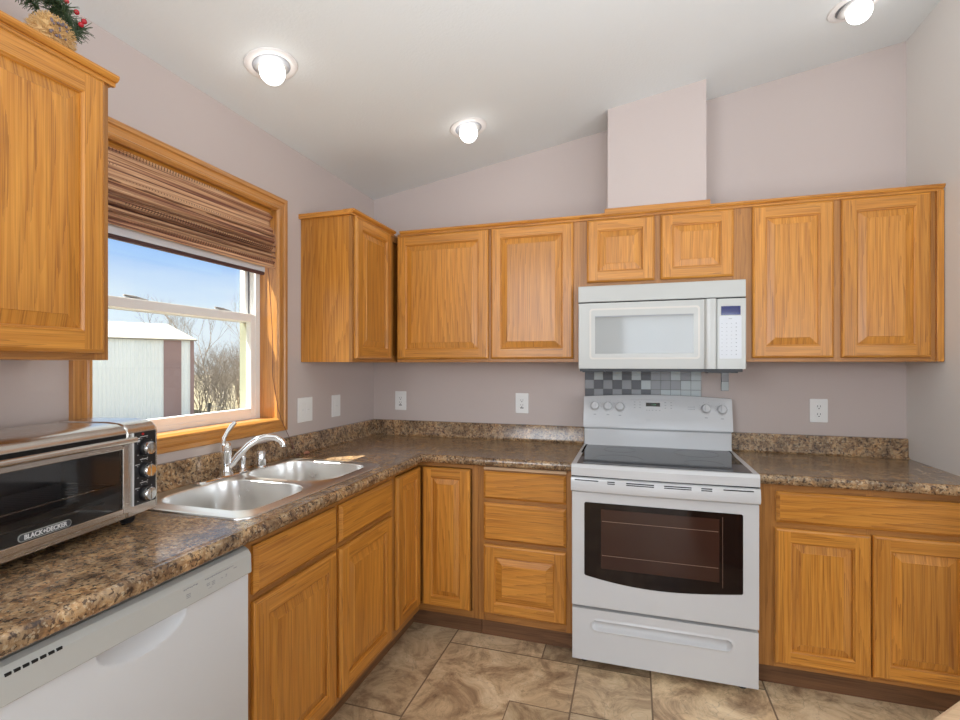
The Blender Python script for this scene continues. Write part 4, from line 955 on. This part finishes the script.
# ------------------------------------------------------------------ dried flowers on the near cabinet
bq = thing('dried_flower_bundle', 'tan dried flower bundle with pine sprigs and red berries on the left wall cabinet', 'dried flowers', (.235, -2.085, 2.137+.0245-.012))
rnd = random.Random(12)
m = MB()
def twig(m_, p, d, l, r_, n_=4): m_.tube([p, p+d*l*.5+Vector((rnd.uniform(-1, 1), rnd.uniform(-1, 1), rnd.uniform(-1, 1)))*l*.12, p+d*l], [r_, r_*.8, r_*.3], n_)
m.ball((0, 0, .058), .040, 8, sc=(1, 1, 1.25))
for k in range(900):
    th, ph = rnd.uniform(0, 2*math.pi), math.acos(rnd.uniform(-.95, 1)); d = Vector((math.sin(ph)*math.cos(th), math.sin(ph)*math.sin(th), math.cos(ph)*1.1))
    p = Vector((0, 0, .058))+d*.038; 
    if p.z < .012: continue
    q = (d+Vector((rnd.uniform(-1, 1), rnd.uniform(-1, 1), rnd.uniform(-1, 1)))*1.2).normalized(); twig(m, p, q, min(.017, p.z*.9), .0016, 4)
m.build('dried_blossoms', STRAW, bq)
m = MB()
for k in range(22):
    d = Vector((1, -.25+rnd.uniform(-.45, .45), .05+rnd.uniform(-.5, .5))).normalized(); m.ball(Vector((0, 0, .060))+d*.050, rnd.uniform(.002, .004), 4)
m.build('dark_blossoms', LILAC, bq)
m = MB()
for cx_, cy_, cz_ in ((-.01, -.06, .135), (.01, -.02, .150), (.02, .02, .145), (.02, .06, .125), (.02, .085, .100), (0, .05, .15), (0, -.09, .14)):
    ax = Vector((rnd.uniform(-.3, .3), rnd.uniform(-1, 1), rnd.uniform(-.3, .3))).normalized(); p0 = Vector((cx_, cy_*.62-.008, cz_-.008)); m.tube([p0-ax*.03, p0+ax*.03], .002, 5)
    for k in range(130):
        b_ = p0+ax*rnd.uniform(-.03, .03); d = (Vector((rnd.uniform(-1, 1), rnd.uniform(-1, 1), rnd.uniform(-1, 1)))+ax*.4).normalized(); m.tube([b_, b_+d*rnd.uniform(.018, .034)], [.0013, .0006], 3)
m.build('pine_sprigs', PINEG, bq)
for cx_, cy_, cz_ in ((.035, .015, .165), (.045, .065, .140), (.05, .09, .125), (.04, .03, .155), (.045, .083, .115)):
    m = MB(); m.ball((cx_, cy_*.62-.008, cz_-.008), .0065, 6); m.build('berry', BERRY, bq, smooth=80)

# ------------------------------------------------------------------ outdoors
def at(px, d, z): 
    s_, c_ = math.sin(YAW), math.cos(YAW); r_ = (px-475.84)/FPX*d; return Vector((CX-s_*d+c_*r_, CY+c_*d+s_*r_, z))
GZ = -1.0
m = MB(); m.box(-90, -.6, -60, 90, GZ-.3, GZ); struct(m.build('ground_outside', GRASS))
A = at(193, 20, 0); Bp = at(90, 17.7, 0); dirw = (Bp-A).normalized(); outw = Vector((dirw.y, -dirw.x, 0))
if outw.x > 0: outw = -outw
barn = thing('metal_barn', 'pale metal barn with cream roof and brown trim outside the window', 'barn', (A.x, A.y, GZ))
EH = 1.373+20*23.1/FPX-GZ; Lb, Wb = 11.0, 9.0
def bp(l, w_, z): q = dirw*l+outw*w_; return (q.x, q.y, z)
def quad(mb, a_, b_, c_, d_, g='z'): mb.face([a_, b_, c_, d_], g)
m = MB(); nr = 88
for k in range(nr):     # ribbed siding: vertical corrugation
    l0, l1 = Lb*k/nr, Lb*(k+1)/nr
    for (a_, ya), (b_, yb_) in (((l0, 0), (l0+.045, 0)), ((l0+.045, 0), (l0+.06, -.02)), ((l0+.06, -.02), (l0+.075, -.02)), ((l0+.075, -.02), (l0+.09, 0)), ((l0+.09, 0), (l1, 0))):
        quad(m, bp(a_, ya, 0), bp(b_, yb_, 0), bp(b_, yb_, EH), bp(a_, ya, EH))
quad(m, bp(0, 0, 0), bp(0, Wb, 0), bp(0, Wb, EH), bp(0, 0, EH)); m.face([bp(0, 0, EH), bp(0, Wb, EH), bp(0, Wb/2, EH+Wb/2*.20)])
quad(m, bp(Lb, 0, 0), bp(Lb, Wb, 0), bp(Lb, Wb, EH), bp(Lb, 0, EH)); m.face([bp(Lb, 0, EH), bp(Lb, Wb, EH), bp(Lb, Wb/2, EH+Wb/2*.20)]); quad(m, bp(0, Wb, 0), bp(Lb, Wb, 0), bp(Lb, Wb, EH), bp(0, Wb, EH))
m.build('siding', BARNW, barn)
def slab(mb, l0, l1, w0, z0, w1, z1, t=.05):
    c8 = [bp(l0, w0, z0), bp(l1, w0, z0), bp(l1, w1, z1), bp(l0, w1, z1)]; c9 = [(p[0], p[1], p[2]+t) for p in c8]
    mb.face(c8); mb.face(c9)
    for i in range(4): mb.face([c8[i], c8[(i+1) % 4], c9[(i+1) % 4], c9[i]])
m = MB(); slab(m, -.12, Lb+.12, -.12, EH-.0, Wb/2, EH+Wb/2*.20); slab(m, -.12, Lb+.12, Wb+.12, EH, Wb/2, EH+Wb/2*.20); m.build('roof', BARNR, barn)
m = MB()
def pil(l0, l1): 
    c8 = [bp(l0, -.03, 0), bp(l1, -.03, 0), bp(l1, .02, 0), bp(l0, .02, 0)]; c9 = [(p[0], p[1], EH) for p in c8]
    for i in range(4): m.face([c8[i], c8[(i+1) % 4], c9[(i+1) % 4], c9[i]])
    m.face(c9)
pil(-.03, .10); m.build('corner_trim', BARNT, barn)
m = MB(); pil(.42, 1.02)
m.build('door_trim', BARNT, barn)
# fence
fn = thing('wire_fence', 'thin wire fence with dark posts across the dry grass outside', 'fence', tuple(at(209, 17, GZ)))
p0 = at(209, 17, 0); p1 = at(262, 15.5, 0); dv = (p1-p0)
for k in range(0, 4):
    q = dv*k*.9; m = MB(); m.tube([(q.x, q.y, 0), (q.x, q.y, 1.05)], .05, 6); m.build('post', P('fence_post', (.05, .05, .045), .8), fn)
m = MB()
for z in (.35, .65, .95): a_, b_ = dv*-.1, dv*2.7; m.tube([(a_.x, a_.y, z), (b_.x, b_.y, z)], .008, 4)
m.build('wire', P('fence_wire', (.3, .3, .3), .5, metal=1), fn)
# bare trees and brush
def branch(m_, p, d, l, r_, dep, rn, spread):
    q = p+d*l*.5+Vector((rn.uniform(-1, 1), rn.uniform(-1, 1), rn.uniform(-.3, .6)))*l*.08; e_ = q+(d+Vector((rn.uniform(-1, 1), rn.uniform(-1, 1), rn.uniform(-.2, .5)))*.15).normalized()*l*.5
    m_.tube([p, q, e_], [r_, r_*.85, r_*.65], 3 if dep < 3 else 5, cap=False)
    if dep == 0: return
    for k in range(rn.choice((2, 3, 3))):
        nd_ = (d+Vector((rn.uniform(-1, 1), rn.uniform(-1, 1), rn.uniform(-.35, .8)))*spread).normalized(); s0 = p+(e_-p)*rn.uniform(.45, 1)
        branch(m_, s0 if k else e_, nd_, l*rn.uniform(.6, .82), r_*.6, dep-1, rn, spread)
def tree(label, px, d, h, seed, mat_, dep=6):
    rn = random.Random(seed); m_ = MB(); q = at(px, d, GZ)
    branch(m_, Vector((0, 0, 0)), Vector((0, 0, 1)), h*.30, .065, dep, rn, .5)
    return tag(m_.build('bare_tree', mat_, None, loc=q, merge=False), label, 'tree', TG)
TG = 'bare trees beyond the barn'
for i, (px, d, h, lab) in enumerate(((150, 46, 9.5, 'leafless tree behind the barn roof, leftmost of the trees in the window'), (188, 40, 9.0, 'leafless tree just right of the barn roof peak, seen through the window'), (206, 44, 8.2, 'leafless tree in the middle of the brush seen through the window'), (240, 46, 10.5, 'tall leafless tree at the right edge of the window view'))):
    tree(lab, px, d, h, 43+i, BARK2 if i % 2 else BARK)
m = MB(); rn = random.Random(5)
for k in range(150):
    px = rn.uniform(197, 268); d = rn.choice((23, 25, 27, 30, 33, 36))+rn.uniform(-1, 1); q = at(px, d, 0)-at(225, 26, 0); h = rn.uniform(1.8, 3.6)+(d-24)*.11
    an = rn.uniform(0, 6.28); branch(m, q, Vector((math.cos(an)*.3, math.sin(an)*.3, 1)).normalized(), h*.36, .022, 4, rn, .8)
tag(m.build('brush_thicket', BARK, None, loc=at(225, 26, GZ), merge=False), 'dense grey-brown leafless thicket along the field beside the barn', 'brush', kind='stuff')
